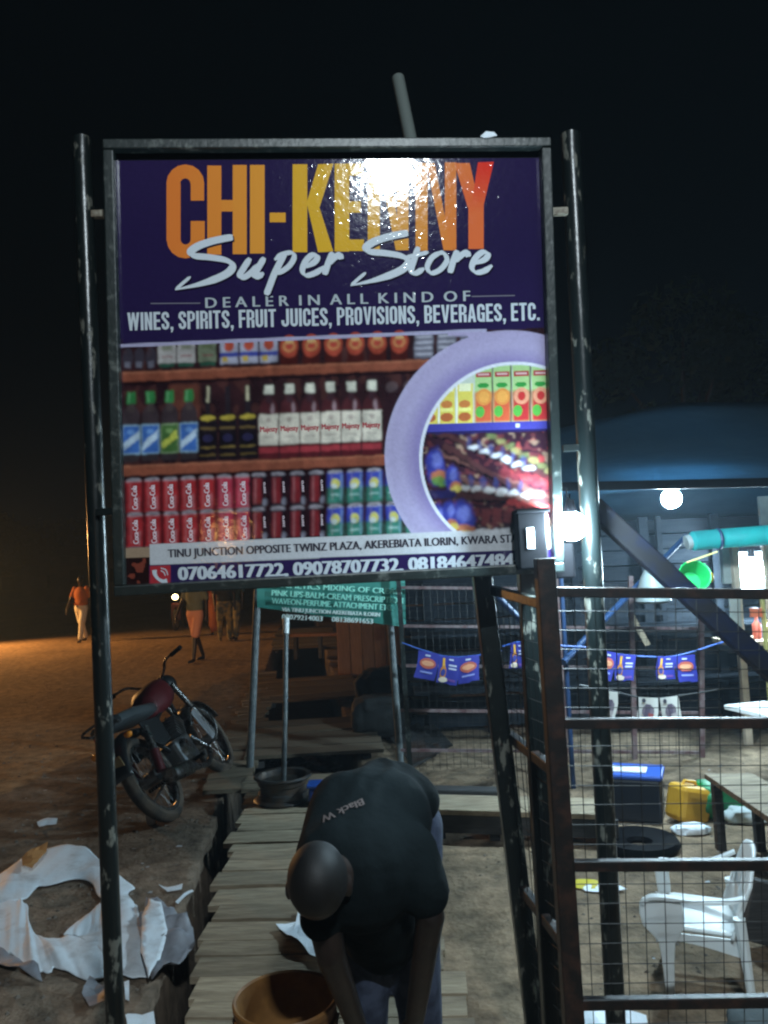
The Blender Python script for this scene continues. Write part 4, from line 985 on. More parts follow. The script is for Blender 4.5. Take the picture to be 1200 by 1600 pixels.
# sacks
def sack(name, label, c, size, m, cat='bag', seed=0, rot=0):
    bm = bmesh.new(); bmesh.ops.create_icosphere(bm, subdivisions=4, radius=1)
    for v in bm.verts:
        p = v.co.copy(); q_ = Vector([math.copysign(abs(x) ** .62, x) for x in p])
        d_ = 1 + .22 * noise.noise(p * 1.6 + Vector((seed, 0, 0))) + .1 * noise.noise(p * 4 + Vector((0, seed, 0))) + .05 * noise.noise(p * 9)
        v.co = Vector((q_.x * size[0] * d_, q_.y * size[1] * d_, max(-size[2] * .96, q_.z * size[2] * d_)))
    me = bpy.data.meshes.new(name); bm.to_mesh(me); bm.free(); me.materials.append(m); me.polygons.foreach_set('use_smooth', [True] * len(me.polygons))
    o = bpy.data.objects.new(name, me); COL.objects.link(o); o.location = c + Vector((0, 0, size[2] * .95)); o.rotation_euler = (0, 0, rot)
    return props(o, label, cat)
M['yel'] = mat('yellow_bag', (.62, .33, .03), .5, bump=.004, bscale=20); M['grn'] = mat('green_bag', (.01, .2, .07), .5, bump=.006, bscale=14)
jc = thing('jerrycan', 'yellow plastic jerrycan lying tilted on the ground left of the green bag', 'jerrycan', G(1072, 1284), rot=(R_(0), R_(14), R_(20)))
MB().box((0, 0, .11), (.22, .16, .21)).build('body', M['yel'], jc, local=True, bevel=.03)
MB().tube([(-.06, 0, .21), (-.05, 0, .235), (.03, 0, .235), (.04, 0, .21)], .01, 8).build('handle', M['yel'], jc, local=True)
MB().tube([(.07, 0, .21), (.07, 0, .235)], .02, 12).build('cap', M['green'], jc, local=True)
sack('green_bag', 'green cloth bag slumped between the jerrycan and the low table', G(1130, 1276), (.17, .12, .11), M['grn'], seed=2)
sack('white_bag', 'white plastic bag lying under the low table', G(1165, 1284), (.12, .09, .05), mat('white_bag_plastic', (.5, .56, .56), .4), seed=5)
sack('paper_bag', 'small white and green carton crumpled below the jerrycan', G(1080, 1303), (.10, .05, .028), M['sheet'], seed=8)
# low table
tb = thing('low_table', 'low wooden table with a slanting top at the right edge behind the chair', 'table', G(1113, 1312))
zt = .40
q4 = [G(1098, 1205, zt), G(1185, 1200, zt), G(1290, 1262, zt), G(1195, 1262, zt)]
q4 = [G(1100, 1208, zt), G(1175, 1208, zt), G(1330, 1290, zt), G(1230, 1296, zt)]
MB().add([p for p in q4] + [p - Vector((0, 0, .03)) for p in q4], [(3, 2, 1, 0), (4, 5, 6, 7), (0, 1, 5, 4), (1, 2, 6, 5), (2, 3, 7, 6), (3, 0, 4, 7)]).build('top', M['wood'], tb, bevel=.003)
for p, dx in ((q4[0], .05), (q4[1], .0), (q4[3], -.03)):
    MB().box((p.x + dx, p.y - .03, (zt - .03) / 2), (.045, .045, zt - .03)).build('leg', M['woodd'], tb)
# mat / half buried tyre, yellow strip etc
ty = thing('old_tyre', 'flat dark old tyre lying on the ground left of the white chair', 'tyre', G(1000, 1325))
MB().lathe([(.07, .0), (.2, .0), (.215, .03), (.2, .055), (.07, .04), (.06, .02)], G(1000, 1325), 28, closed=True).build('tread', M['black'], ty, smooth=True)
def crumple(name, label, poly, m, h=.02, cat='sheet', n_=10, seed=0, thick=.0015, kind=None, base=.006):
    """a sheet of vinyl or paper whose outline lies on the ground, folded up unevenly"""
    us_ = [G(*p, base) for p in poly]; bm = bmesh.new()
    vs_ = [bm.verts.new(p) for p in us_]; f = bm.faces.new(vs_); bmesh.ops.triangulate(bm, faces=[f])
    for _ in range(4):
        long = [e for e in bm.edges if e.calc_length() > .045]
        if not long: break
        bmesh.ops.subdivide_edges(bm, edges=long, cuts=1); bmesh.ops.triangulate(bm, faces=[f for f in bm.faces if len(f.verts) > 3])
    for v in bm.verts:
        p = v.co; a = abs(noise.noise(Vector((p.x * 5 + seed, p.y * 5, seed)))) * 1.8 + .5 * abs(noise.noise(Vector((p.x * 13, p.y * 13, seed))))
        v.co = Vector((p.x, p.y, base + h * a + gz(p.x, p.y)))
    me = bpy.data.meshes.new(name); bm.to_mesh(me); bm.free(); me.materials.append(m)
    o = bpy.data.objects.new(name, me); COL.objects.link(o)
    c = sum((v.co for v in me.vertices), Vector()) / len(me.vertices); c.z = 0
    me.transform(Matrix.Translation(-c)); o.location = c
    md = o.modifiers.new('s', 'SOLIDIFY'); md.thickness = thick
    return props(o, label, cat, kind=kind)
crumple('yellow_wrapper', 'flat yellow wrapper on the dirt left of the right sign post', [(888, 1379), (918, 1377), (940, 1380), (938, 1390), (905, 1389), (890, 1387)], mat('yellow_wrapper', (.6, .5, .03), .5), .012, 'wrapper')
crumple('paper_scrap', 'pointed white paper scrap on the dirt beside the yellow wrapper', [(905, 1386), (960, 1382), (980, 1393), (940, 1394), (915, 1392)], M['sheet'], .012, 'paper')
crumple('white_sheet', 'white crumpled sheet at the bottom edge under the mesh', [(836, 1600), (862, 1588), (900, 1578), (950, 1580), (1010, 1592), (1020, 1640), (930, 1660), (840, 1640)], M['sheet'], .03, 'sheet', seed=3)
sack('grey_sack', 'dark grey sack in the bottom right corner beside the chair', G(1218, 1690), (.15, .13, .085), mat('grey_cloth', (.04, .05, .052), .9, bump=.01, bscale=12), seed=4)
props(MB().box(G(1200, 1480) + Vector((.05, 0, .12)), (.26, .05, .24), Matrix.Rotation(.3, 3, 'Y')).build('dark_board', M['woodd'], bevel=.005), 'dark broken board standing behind the rear leg of the white chair', 'board')

# ------------------------------------------------------------------ white plastic armchair
vd = Vector((math.sin(R_(19)), math.cos(R_(19)), 0)); bd = Vector((vd.y, -vd.x, 0))          # width direction, front-to-back direction
O = G(1031, 1556)
ch = thing('plastic_chair', 'small white plastic armchair standing behind the wire mesh', 'chair', O)
W_ = .37; D_ = .285
def cp(b_, w_, z_): return O + bd * b_ + vd * w_ + Vector((0, 0, z_))
for w_, side in ((0, 0), (W_, 1)):
    pf = [(.022, .052, 0), (.016, .058, .12), (.008, .066, .19), (-.018, .086, .222), (-.044, .096, .25), (-.052, .100, .29), (-.050, .098, .325), (-.038, .088, .342)]
    if side: pf = [(.02, .05, 0), (.012, .055, .15), (.006, .058, .24), (.0, .055, .31), (.01, .055, .35)]
    mb = MB()
    vs = [cp(b_, w_ + dw, z_) for b0, b1, z_ in pf for b_, dw in ((b0, -.006), (b1, -.006), (b1, .010), (b0, .010))]
    vs = [v + vd * (.006 * math.sin(i // 4)) for i, v in enumerate(vs)]
    mb.add(vs, [(i * 4 + k, i * 4 + (k + 1) % 4, (i + 1) * 4 + (k + 1) % 4, (i + 1) * 4 + k) for i in range(len(pf) - 1) for k in range(4)] + [(3, 2, 1, 0), tuple((len(pf) - 1) * 4 + k for k in range(4))])
    mb.build('leg', M['white'], ch, smooth=True, bevel=.004)
    MB().tube([cp(D_ + .025, w_, 0), cp(D_ + .01, w_, .2), cp(D_, w_, .3)], [.014, .019, .022], 8).build('leg', M['white'], ch, smooth=True)
    # armrest: broad pad drooping in front, running back and rising into the backrest
    c = curve_pts([cp(-.04 + .045 * side, w_, .325), cp(-.01 + .03 * side, w_, .347), cp(.05, w_, .350), cp(.16, w_, .345), cp(.24, w_, .352 + .02 * side), cp(.31, w_, .37 + .035 * side)], 5)
    mb = MB(); n_ = len(c); vs = []
    for i, p in enumerate(c):
        s = i / (n_ - 1); wd = .022 * (1 - s) + .018 * s; t = (c[min(i + 1, n_ - 1)] - c[max(i - 1, 0)]).normalized(); up_ = vd.cross(t)
        if up_.z < 0: up_ = -up_
        for dw, du in ((-wd, -.004), (-wd * .8, .006), (wd * .8, .006), (wd, -.004), (wd * .8, -.001), (-wd * .8, -.001)): vs.append(p + vd * dw + up_ * du)
    mb.add(vs, [(i * 6 + k, i * 6 + (k + 1) % 6, (i + 1) * 6 + (k + 1) % 6, (i + 1) * 6 + k) for i in range(n_ - 1) for k in range(6)] + [(5, 4, 3, 2, 1, 0), tuple((n_ - 1) * 6 + k for k in range(6))])
    mb.build('armrest', M['white'], ch, smooth=True, bevel=.002)
# seat
vs = []; n_ = 8
for j in range(n_ + 1):
    for i in range(n_ + 1):
        s, t = i / n_, j / n_; vs.append(cp(.0 + s * D_, .03 + t * (W_ - .06), .235 - .022 * math.sin(math.pi * t) * (.4 + s * .6) - .012 * s - (.03 * (1 - s * 6) if s < .16 else 0)))
MB().add(vs, [(j * (n_ + 1) + i, j * (n_ + 1) + i + 1, (j + 1) * (n_ + 1) + i + 1, (j + 1) * (n_ + 1) + i) for j in range(n_) for i in range(n_)]).build('seat', M['white'], ch, smooth=True, solid=.012)
for w_ in (.012, W_ - .012): MB().add([cp(.0, w_, .225), cp(D_, w_, .22), cp(D_, w_, .16), cp(D_ * .6, w_, .185), cp(.06, w_, .2)], [(0, 1, 2, 3, 4)]).build('skirt', M['white'], ch, solid=.008)
MB().add([cp(.0, .02, .222), cp(.0, W_ - .02, .222), cp(.004, W_ - .02, .18), cp(.004, W_ * .5, .2), cp(.004, .02, .18)], [(0, 1, 2, 3, 4)]).build('skirt', M['white'], ch, solid=.008)
# backrest: curved shell with slots
n1_, n2_ = 20, 14; vs = []; fs = []
for j in range(n2_ + 1):
    for i in range(n1_ + 1):
        s, t = i / n1_, j / n2_
        top = .41 + .085 * (1 - abs(2 * s - 1) ** 3.2)
        z = .215 + (top - .215) * t; b_ = D_ - .03 + .075 * t + .035 * (1 - (2 * s - 1) ** 2)
        vs.append(cp(b_, s * W_, z))
for j in range(n2_):
    for i in range(n1_):
        slot = 4 < j < n2_ - 4 and i % 4 == 1 and 2 < i < n1_ - 2
        if not slot: fs.append((j * (n1_ + 1) + i, j * (n1_ + 1) + i + 1, (j + 1) * (n1_ + 1) + i + 1, (j + 1) * (n1_ + 1) + i))
MB().add(vs, fs).build('backrest', M['white'], ch, smooth=True, solid=.012)

# ------------------------------------------------------------------ green banner on two poles, wheel rim stand
gs = thing('green_banner_stand', 'green cosmetics shop banner on two thin poles beyond the boardwalk', 'banner', G(392, 1206))
M['gpole'] = mat('grey_green_pole', (0.10, .12, .13), .5, 0, (.18, .2, .2), 20)
GY = 6.45
a = P(404, 890, GY); MB().tube([a, to_ground(a, P(390, 1205, GY))], .03, 12).build('pole', M['gpole'], gs, smooth=True)
a = P(603, 880, GY); MB().tube([a, to_ground(a, P(627, 1210, GY))], .028, 12).build('pole', M['gpole'], gs, smooth=True)
def GB(px, py, off=0.0): return P(px, py, GY - .04 - off)
mb = MB(); q5 = [(400, 850), (632, 866), (634, 980), (402, 949)]; nx, ny = 20, 10; vs = []
for j in range(ny + 1):
    for i in range(nx + 1):
        s, t = i / nx, j / ny; p = Vector(q5[0]).lerp(Vector(q5[1]), s).lerp(Vector(q5[3]).lerp(Vector(q5[2]), s), t)
        w3 = GB(p.x, p.y); w3.y += .012 * noise.noise(Vector((s * 5, t * 4, 0))) + .008 * math.sin(s * 20); vs.append(w3)
mb.add(vs, [(j * (nx + 1) + i, j * (nx + 1) + i + 1, (j + 1) * (nx + 1) + i + 1, (j + 1) * (nx + 1) + i) for j in range(ny) for i in range(nx)], lin((58, 140, 128)))
mb.build('banner_sheet', M['printm'], gs, solid=.003)
mb = MB(); c1 = lin((170, 250, 230)); c2 = lin((235, 250, 245))
def gtxt(t, a, b, cap, col): text_on(mb, t, a, b, cap, lambda x, y, o_: GB(x, y, .028 + o_ * 10), col, smear=1.1, n=3)
gtxt('COSMETICS MIXING OF CREAM', (424, 917), (628, 929), 9, c1)
gtxt('PINK LIPS-BALM-CREAM PRESCRIPTION', (424, 930.5), (630, 943), 9.5, c1)
gtxt('WAVEON-PERFUME. ATTACHMENT ETC.', (424, 943), (614, 954), 9.5, c1)
gtxt('VIA TINU JUNCTION AKEREBIATA ILORIN', (440, 955), (594, 963.5), 6.5, c2)
gtxt('08079214003', (440, 967), (504, 970.5), 8, c2); gtxt('08138691653', (518, 971), (583, 974.5), 8, c2)
mb.build('banner_lettering', M['printm'], gs)

rs = thing('wheel_rim_stand', 'grey pole with a white cap standing in an old steel wheel rim', 'stand', G(443, 1250))
rc = G(443, 1250, .058)
MB().lathe([(.15, 0), (.188, 0), (.198, .012), (.19, .022), (.172, .03), (.168, .06), (.155, .07), (.155, .105), (.168, .115), (.172, .145), (.19, .152), (.198, .162), (.188, .172), (.165, .168), (.155, .14), (.14, .07), (.15, .03)], rc, 40, closed=True).build('wheel_rim', mat('rusty_steel_rim', (.07, .07, .07), .4, .4, (.10, .07, .05), 12, .001, 40), rs, smooth=True)
MB().lathe([(.0, .11), (.09, .115), (.15, .13), (.15, .12), (.09, .10), (0, .10)], rc, 28).build('rim_disc', M['rubber'], rs, smooth=True)
pt = P(447, 966, 5.75)
MB().tube([rc + Vector((0, 0, .04)), rc.lerp(pt, .5) + Vector((.003, 0, 0)), pt.lerp(rc, .09)], .018, 14).build('pole', M['gpole'], rs, smooth=True)
MB().tube([pt.lerp(rc, .09), pt], .024, 14).build('cap', mat('white_cap', (.8, .85, .85), .3), rs, smooth=True)
bc = thing('blue_crate', 'small blue plastic tub behind the bending man beside the wheel rim', 'tub', G(503, 1256, .06))
MB().box((0, 0, .06), (.16, .13, .12)).build('body', mat('blue_plastic', (.01, .06, .35), .35), bc, local=True, bevel=.015)
MB().box((0, 0, .13), (.18, .15, .02)).build('rim', mat('blue_plastic_rim', (.02, .09, .42), .35), bc, local=True, bevel=.006)

# ------------------------------------------------------------------ reddish wooden hut beyond the ditch
ht = thing('wooden_hut', 'reddish brown wooden hut wall on the right of the ditch behind the green banner', 'hut', G(590, 1060))
HY = 11.5
x0, x1 = P(528, 1000, HY).x, P(640, 1000, HY).x; k = 0; x = x0
while x < x1 + .6:
    wd = random.uniform(.14, .2)
    MB().box((x + wd / 2, HY + random.uniform(-.01, .01), 1.15), (wd - .012, .03, 2.3)).build('wall_board', M['woodr'], ht); x += wd
MB().box(((x0 + x1) / 2 + .3, HY + .7, 2.36), (x1 - x0 + 1.2, 1.8, .05)).build('roof', M['woodd'], ht)
y = HY; 
while y < HY + 2.2:
    MB().box((x0, y + .1, 1.15), (.03, .19, 2.3)).build('wall_board', M['woodr'], ht); y += .2
bn = thing('wooden_bench', 'low wooden bench across the path left of the reddish hut', 'bench', G(490, 1012))
MB().beam(P(455, 992, 14.5), P(540, 990, 14.5), .35, .05).build('seat', M['woodr'], bn)
for x in (462, 500, 534):
    p = P(x, 993, 14.5); MB().box((p.x, 14.5, p.z / 2), (.06, .3, p.z)).build('leg', M['woodd'], bn)
# dark heap at the hut's foot
sack('black_sack', 'black sack heaped at the foot of the reddish hut', G(600, 1100), (.30, .26, .22), mat('black_sack_cloth', (.012, .014, .013), .8, bump=.02, bscale=8), seed=11)
sack('black_sack', 'second black sack between the hut and the mesh fence panel', G(598, 1150), (.28, .22, .2), mat('black_sack_cloth_b', (.018, .02, .02), .8, bump=.02, bscale=8), seed=14)

# ------------------------------------------------------------------ motorcycle leaning on its stand
mo = thing('motorcycle', 'small red and black motorcycle leaning on its stand beside the ditch', 'motorcycle', G(276, 1284), rot=(0, R_(-33), R_(-5)))
mo.location.z = .02
def wheel(y, name_y):
    wr = MB(); n_ = 40
    t = bpy.data.objects.new('wheel', None)
    mb = MB(); mb.lathe([(.25, -.035), (.28, -.042), (.302, -.02), (.306, 0), (.302, .02), (.28, .042), (.25, .035), (.24, 0)], (0, y, .305), 40, axis=(1, 0, 0), closed=True)
    wh = mb.build('wheel', M['rubber'], mo, local=True, smooth=True)
    r = MB(); r.lathe([(.225, -.03), (.25, -.03), (.245, 0), (.25, .03), (.225, .03), (.235, 0)], (0, y, .305), 40, axis=(1, 0, 0), closed=True)
    r.build('rim', M['bchrome'], wh, local=True, smooth=True)
    h_ = MB(); h_.tube([(-.06, y, .305), (.06, y, .305)], .045, 16)
    for k in range(28):
        a = k * 2 * math.pi / 28; s = .025 if k % 2 else -.025
        h_.tube([(s, y + .04 * math.cos(a + .3), .305 + .04 * math.sin(a + .3)), (0, y + .235 * math.cos(a), .305 + .235 * math.sin(a))], .0018, 4, False)
    h_.build('spokes', M['dull'], wh, local=True)
    return wh
wheel(0, 'r'); wheel(1.2, 'f')
M['mblack'] = mat('black_bike_paint', (.01, .011, .012), .45); M['mred'] = mat('red_bike_paint', (.085, .005, .008), .5, bump=.0004, bscale=5)
M['mseat'] = mat('grey_vinyl_seat', (.05, .06, .065), .5, bump=.002, bscale=20)
mb = MB()
for pts in (((0, 0, .305), (0, .35, .36), (0, .55, .34)), ((.06, .05, .62), (.06, .4, .62), (.04, .75, .72), (0, .98, .78)), ((-.06, .05, .62), (-.06, .4, .62), (-.04, .75, .72), (0, .98, .78)), ((0, .98, .78), (0, .9, .5), (0, .75, .28), (0, .45, .26)), ((.06, .1, .62), (.05, .4, .35)), ((-.06, .1, .62), (-.05, .4, .35))):
    mb.tube(curve_pts(pts, 4), .016, 8)
mb.build('chassis', M['mblack'], mo, local=True, smooth=True)
for s in (-1, 1):
    MB().tube([(s * .075, 1.2, .305), (s * .075, 1.0, .82)], [.02, .024], 12).build('fork', M['bchrome'], mo, local=True, smooth=True)
    MB().tube([(s * .09, 0, .31), (s * .1, .06, .45)], .03, 12).build('shock_absorber', M['mred'], mo, local=True, smooth=True)
    sh_ = MB().tube([(s * .1, .06, .45), (s * .1, .12, .62)], .026, 12).build('shock_absorber', M['bchrome'], mo, local=True, smooth=True)
    ind = MB().ball((s * .13, -.2, .62), (.028, .02, .022)).build('indicator', mat('amber_lens', (.8, .25, .02), .2), mo, local=True, smooth=True)
    MB().tube(curve_pts([(s * .03, .93, .88), (s * .12, .9, .93), (s * .2, .86, .99), (s * .36, .78, .99)], 5), .011, 10).build('handlebar', M['bchrome'], mo, local=True, smooth=True)
    MB().tube([(s * .27, .82, .99), (s * .38, .77, .99)], .018, 12).build('grip', M['black'], mo, local=True, smooth=True)
# tank, seat, fenders, lights
def loft(rings):
    mb = MB(); k = 16; vs = []
    for (y, z, rx, rz) in rings:
        for i in range(k):
            a = 2 * math.pi * i / k; ca, sa = math.cos(a), math.sin(a); vs.append((rx * math.copysign(abs(ca) ** .75, ca), y, z + rz * math.copysign(abs(sa) ** .75, sa)))
    n_ = len(rings); mb.add(vs, [(j * k + i, j * k + (i + 1) % k, (j + 1) * k + (i + 1) % k, (j + 1) * k + i) for j in range(n_ - 1) for i in range(k)] + [tuple(range(k))[::-1], tuple((n_ - 1) * k + i for i in range(k))]); return mb
loft([(.46, .72, .04, .05), (.5, .74, .10, .09), (.62, .77, .135, .12), (.78, .79, .14, .125), (.9, .79, .10, .09), (.95, .79, .04, .04)]).build('fuel_tank', M['mred'], mo, local=True, smooth=True, bevel=.003)
loft([(-.16, .74, .06, .03), (-.13, .745, .12, .045), (.1, .74, .135, .05), (.35, .72, .125, .05), (.5, .72, .09, .045), (.54, .73, .04, .03)]).build('seat', M['mseat'], mo, local=True, smooth=True)
def fender(y0, a0, a1, r, wd, m, nm):
    mb = MB(); n_ = 18; vs = []
    for i in range(n_ + 1):
        a = R_(a0 + (a1 - a0) * i / n_)
        for x in (-1, -.6, 0, .6, 1): vs.append((x * wd, y0 + (r - .02 * x * x) * math.cos(a), .305 + (r - .03 * x * x) * math.sin(a)))
    return mb.add(vs, [(i * 5 + k, i * 5 + k + 1, (i + 1) * 5 + k + 1, (i + 1) * 5 + k) for i in range(n_) for k in range(4)]).build(nm, m, mo, local=True, smooth=True, solid=.004)
fender(0, 60, 165, .36, .085, M['mblack'], 'rear_fender'); fender(1.2, 20, 150, .34, .07, M['bchrome'], 'front_fender')
tl_ = MB().ball((0, -.22, .70), (.07, .035, .035)).build('tail_light', mat('tail_lens', (.5, .02, .02), .15), mo, local=True, smooth=True)
MB().box((0, -.2, .74), (.12, .05, .012)).build('chrome_trim', M['bchrome'], tl_, local=True, bevel=.003)
MB().box((0, -.31, .5), (.12, .006, .07)).build('number_plate', mat('yellow_plate', (.3, .2, .08), .6), mo, local=True, bevel=.002)
hl = MB().ball((0, 1.06, .84), (.09, .08, .09)).build('headlight', M['mblack'], mo, local=True, smooth=True)
MB().lathe([(0, .03), (.06, .022), (.085, 0)], (0, 1.1, .84), 20, axis=(0, 1, 0)).build('lens', M['bchrome'], hl, local=True, smooth=True)
eng = MB(); eng.box((0, .5, .34), (.24, .3, .2)); eng.build('engine', M['dull'], mo, local=True, bevel=.03)
en2 = MB()
for k in range(7): en2.box((0, .62 + k * .018, .44 + k * .02), (.17, .13, .008), Matrix.Rotation(-.7, 3, 'X'))
en2.build('cylinder_fins', M['dull'], mo, local=True)
for s in (-1, 1): MB().lathe([(0, .03), (.07, .025), (.09, 0)], (s * .12, .46, .33), 20, axis=(s, 0, 0)).build('engine_cover', M['bchrome'], mo, local=True, smooth=True)
ex = MB().tube(curve_pts([(.08, .72, .4), (.12, .8, .25), (.14, .6, .16), (.15, .3, .2)], 5), .02, 12).build('exhaust_pipe', M['bchrome'], mo, local=True, smooth=True)
MB().lathe([(.0, -.02), (.025, -.02), (.042, -.02), (.05, 0), (.05, .3), (.03, .38), (0, .38)], (.21, -.16, .25), 24, axis=(-.03, 1, -.1)).build('silencer', M['bchrome'], ex, local=True, smooth=True)
for s in (-1, 1):
    MB().tube(curve_pts([(s * .05, .85, .62), (s * .2, .88, .55), (s * .25, .86, .4), (s * .2, .82, .28), (s * .05, .78, .27)], 5), .009, 10).build('crash_bar', M['bchrome'], mo, local=True, smooth=True)
    MB().add([(s * .1, .08, .66), (s * .11, .36, .64), (s * .115, .34, .46), (s * .11, .2, .44), (s * .105, .1, .5)], [(0, 1, 2, 3, 4)]).build('side_cover', M['mblack'], mo, local=True, solid=.015, bevel=.004)
MB().box((.16, .87, .42), (.012, .1, .28), Matrix.Rotation(.3, 3, 'X')).build('leg_shield', mat('silver_plastic', (.4, .42, .44), .25, .5), mo, local=True, bevel=.004)
for s in (-1, 1): MB().tube([(s * .1, .38, .24), (s * .24, .38, .24)], .014, 10).build('footrest', M['black'], mo, local=True)
MB().tube([(-.08, .4, .25), (-.27, .36, .155)], .012, 8).build('side_stand', M['dull'], mo, local=True)
MB().tube(curve_pts([(-.09, -.1, .72), (-.1, -.26, .77), (0, -.3, .78), (.1, -.26, .77), (.09, -.1, .72)], 4), .009, 8).build('grab_rail', M['bchrome'], mo, local=True, smooth=True)

# ------------------------------------------------------------------ far small motorcycle with its headlight on
fm = thing('motorcycle', 'far dark motorcycle facing us with its small headlight on, by the walkers', 'motorcycle', G(275, 985), rot=(0, 0, 0))
fm.scale = (1, 1, 1)
MB().lathe([(.24, -.04), (.3, -.03), (.3, .03), (.24, .04)], (0, 0, .3), 24, axis=(1, 0, 0), closed=True).build('wheel', M['rubber'], fm, local=True, smooth=True)
MB().lathe([(.24, -.04), (.3, -.03), (.3, .03), (.24, .04)], (0, 1.2, .3), 24, axis=(1, 0, 0), closed=True).build('wheel', M['rubber'], fm, local=True, smooth=True)
loft([(.1, .7, .06, .06), (.3, .75, .16, .14), (.6, .74, .15, .1), (1.2, .76, .12, .06)]).build('body', M['mblack'], fm, local=True, smooth=True)
MB().box((0, .1, .55), (.3, .12, .5)).build('leg_shield', M['mred'], fm, local=True, bevel=.04)
MB().tube([(-.36, .25, 1.02), (0, .15, .98), (.36, .25, 1.02)], .02, 8).build('handlebar', M['black'], fm, local=True)
MB().tube([(0, .0, .3), (0, .15, .98)], .05, 8).build('fork', M['black'], fm, local=True)
MB().ball((0, .0, 0.98), (.09, .05, .08)).build('headlight', mat('lit_headlamp', (1, .9, .6), .3, emit=((1, .72, .32), 16)), fm, local=True, smooth=True)

# ------------------------------------------------------------------ people on the road
def person(label, foot, yaw, top, bottom, shorts=True, step=.22, h=1.7, topm=None, carry=False, robe=False):
    k = h / 1.7
    t = thing('person', label, 'person', foot, rot=(0, 0, yaw))
    V = lambda x, y, z: Vector((x, y, z)) * k
    hip, kn, an = .88, .48, .08
    pr = []
    for s, st_ in ((-1, step), (1, -step)):
        pr += [('c', V(s * .09, 0, hip), V(s * .09, st_ * .6, kn), .08 * k, .052 * k), ('c', V(s * .09, st_ * .6, kn), V(s * .09, st_ * .9 - (.12 if st_ < 0 else 0), an), .05 * k, .034 * k), ('c', V(s * .09, st_ * .9 - (.12 if st_ < 0 else 0), .04), V(s * .1, st_ * .9 + .14 - (.12 if st_ < 0 else 0), .03), .036 * k, .028 * k)]
        el = V(s * .24, -st_ * .35 + .02, 1.1); wr_ = V(s * .24, -st_ * .8 + .1, .86)
        pr += [('c', V(s * .18, 0, 1.38), el, .05 * k, .038 * k), ('c', el, wr_, .037 * k, .026 * k)]
        for f in range(4): pr.append(('c', wr_, wr_ + V(.012 * (f - 1.5), .02, -.13 - .01 * (f in (1, 2))), .016 * k, .009 * k))
        pr.append(('c', wr_, wr_ + V(-s * .02, .045, -.08), .014 * k, .01 * k))
    pr += [('e', V(0, 0, .95), V(.16, .11, .12)), ('e', V(0, 0, 1.2), V(.165, .11, .22)), ('c', V(0, 0, 1.4), V(0, .02, 1.5), .055 * k, .05 * k), ('e', V(0, .02, 1.6), V(.075, .095, .115)), ('e', V(0, .11, 1.585), V(.014, .02, .022)), ('e', V(-.078, .02, 1.59), V(.012, .02, .03)), ('e', V(.078, .02, 1.59), V(.012, .02, .03))]
    blob('body', pr, .014, M['skin'], t, 4, local=True)
    tp = [('e', V(0, 0, 1.2), V(.19, .14, .25)), ('e', V(0, 0, 1.02), V(.185, .14, .16))]
    for s, st_ in ((-1, step), (1, -step)): tp.append(('c', V(s * .17, 0, 1.39), V(s * .235, -st_ * .25, 1.18), .066 * k, .06 * k))
    blob('shirt', tp, .018, top, t, 4, local=True)
    bp_ = [('e', V(0, 0, .9), V(.18, .13, .14))]
    for s, st_ in ((-1, step), (1, -step)):
        kz = V(s * .1, st_ * .6, kn + .05); bp_.append(('c', V(s * .09, 0, .88), kz, .098 * k, .09 * k))
        if not shorts: bp_.append(('c', kz, V(s * .09, st_ * .9 - (.12 if st_ < 0 else 0), .12), .075 * k, .06 * k))
        if robe: bp_.append(('c', V(0, 0, .8), V(0, 0, .3), .16 * k, .2 * k))
    blob('trousers', bp_, .018, bottom, t, 4, local=True)
    blob('hair', [('e', V(0, .0, 1.64), V(.078, .093, .085))], .012, M['black'], t, 3, local=True)
    return t
cloth = lambda nm, c, c2=None: mat(nm, c, .85, 0, c2, 6, .01, 10)
person('walking man in grey green shirt and pinkish orange shorts on the road', G(307, 1034), R_(150), cloth('shirt_green', (.15, .17, .12)), cloth('shorts_orange', (.75, .33, .2)), True, .18)
person('standing person in a dark red dress behind the walking man', G(338, 992), R_(20), cloth('dress_red', (.3, .08, .04)), cloth('dress_low', (.34, .1, .04)), False, .05, robe=True)
person('person in dark trousers standing right of the red dressed one', G(352, 1002), R_(-160), cloth('shirt_dark', (.02, .025, .03)), cloth('trousers_print', (.05, .07, .08), (.3, .22, .08)), False, .08)
person('person in blue grey trousers standing closest to the green banner', G(366, 1000), R_(170), cloth('shirt_teal', (.02, .05, .06)), cloth('trousers_print_b', (.04, .06, .08), (.28, .22, .1)), False, .10)
person('person in orange top and white trousers far left on the lit road', G(128, 1003), R_(170), cloth('top_orange', (.42, .12, .03)), cloth('trousers_white', (.8, .75, .6)), False, .24)

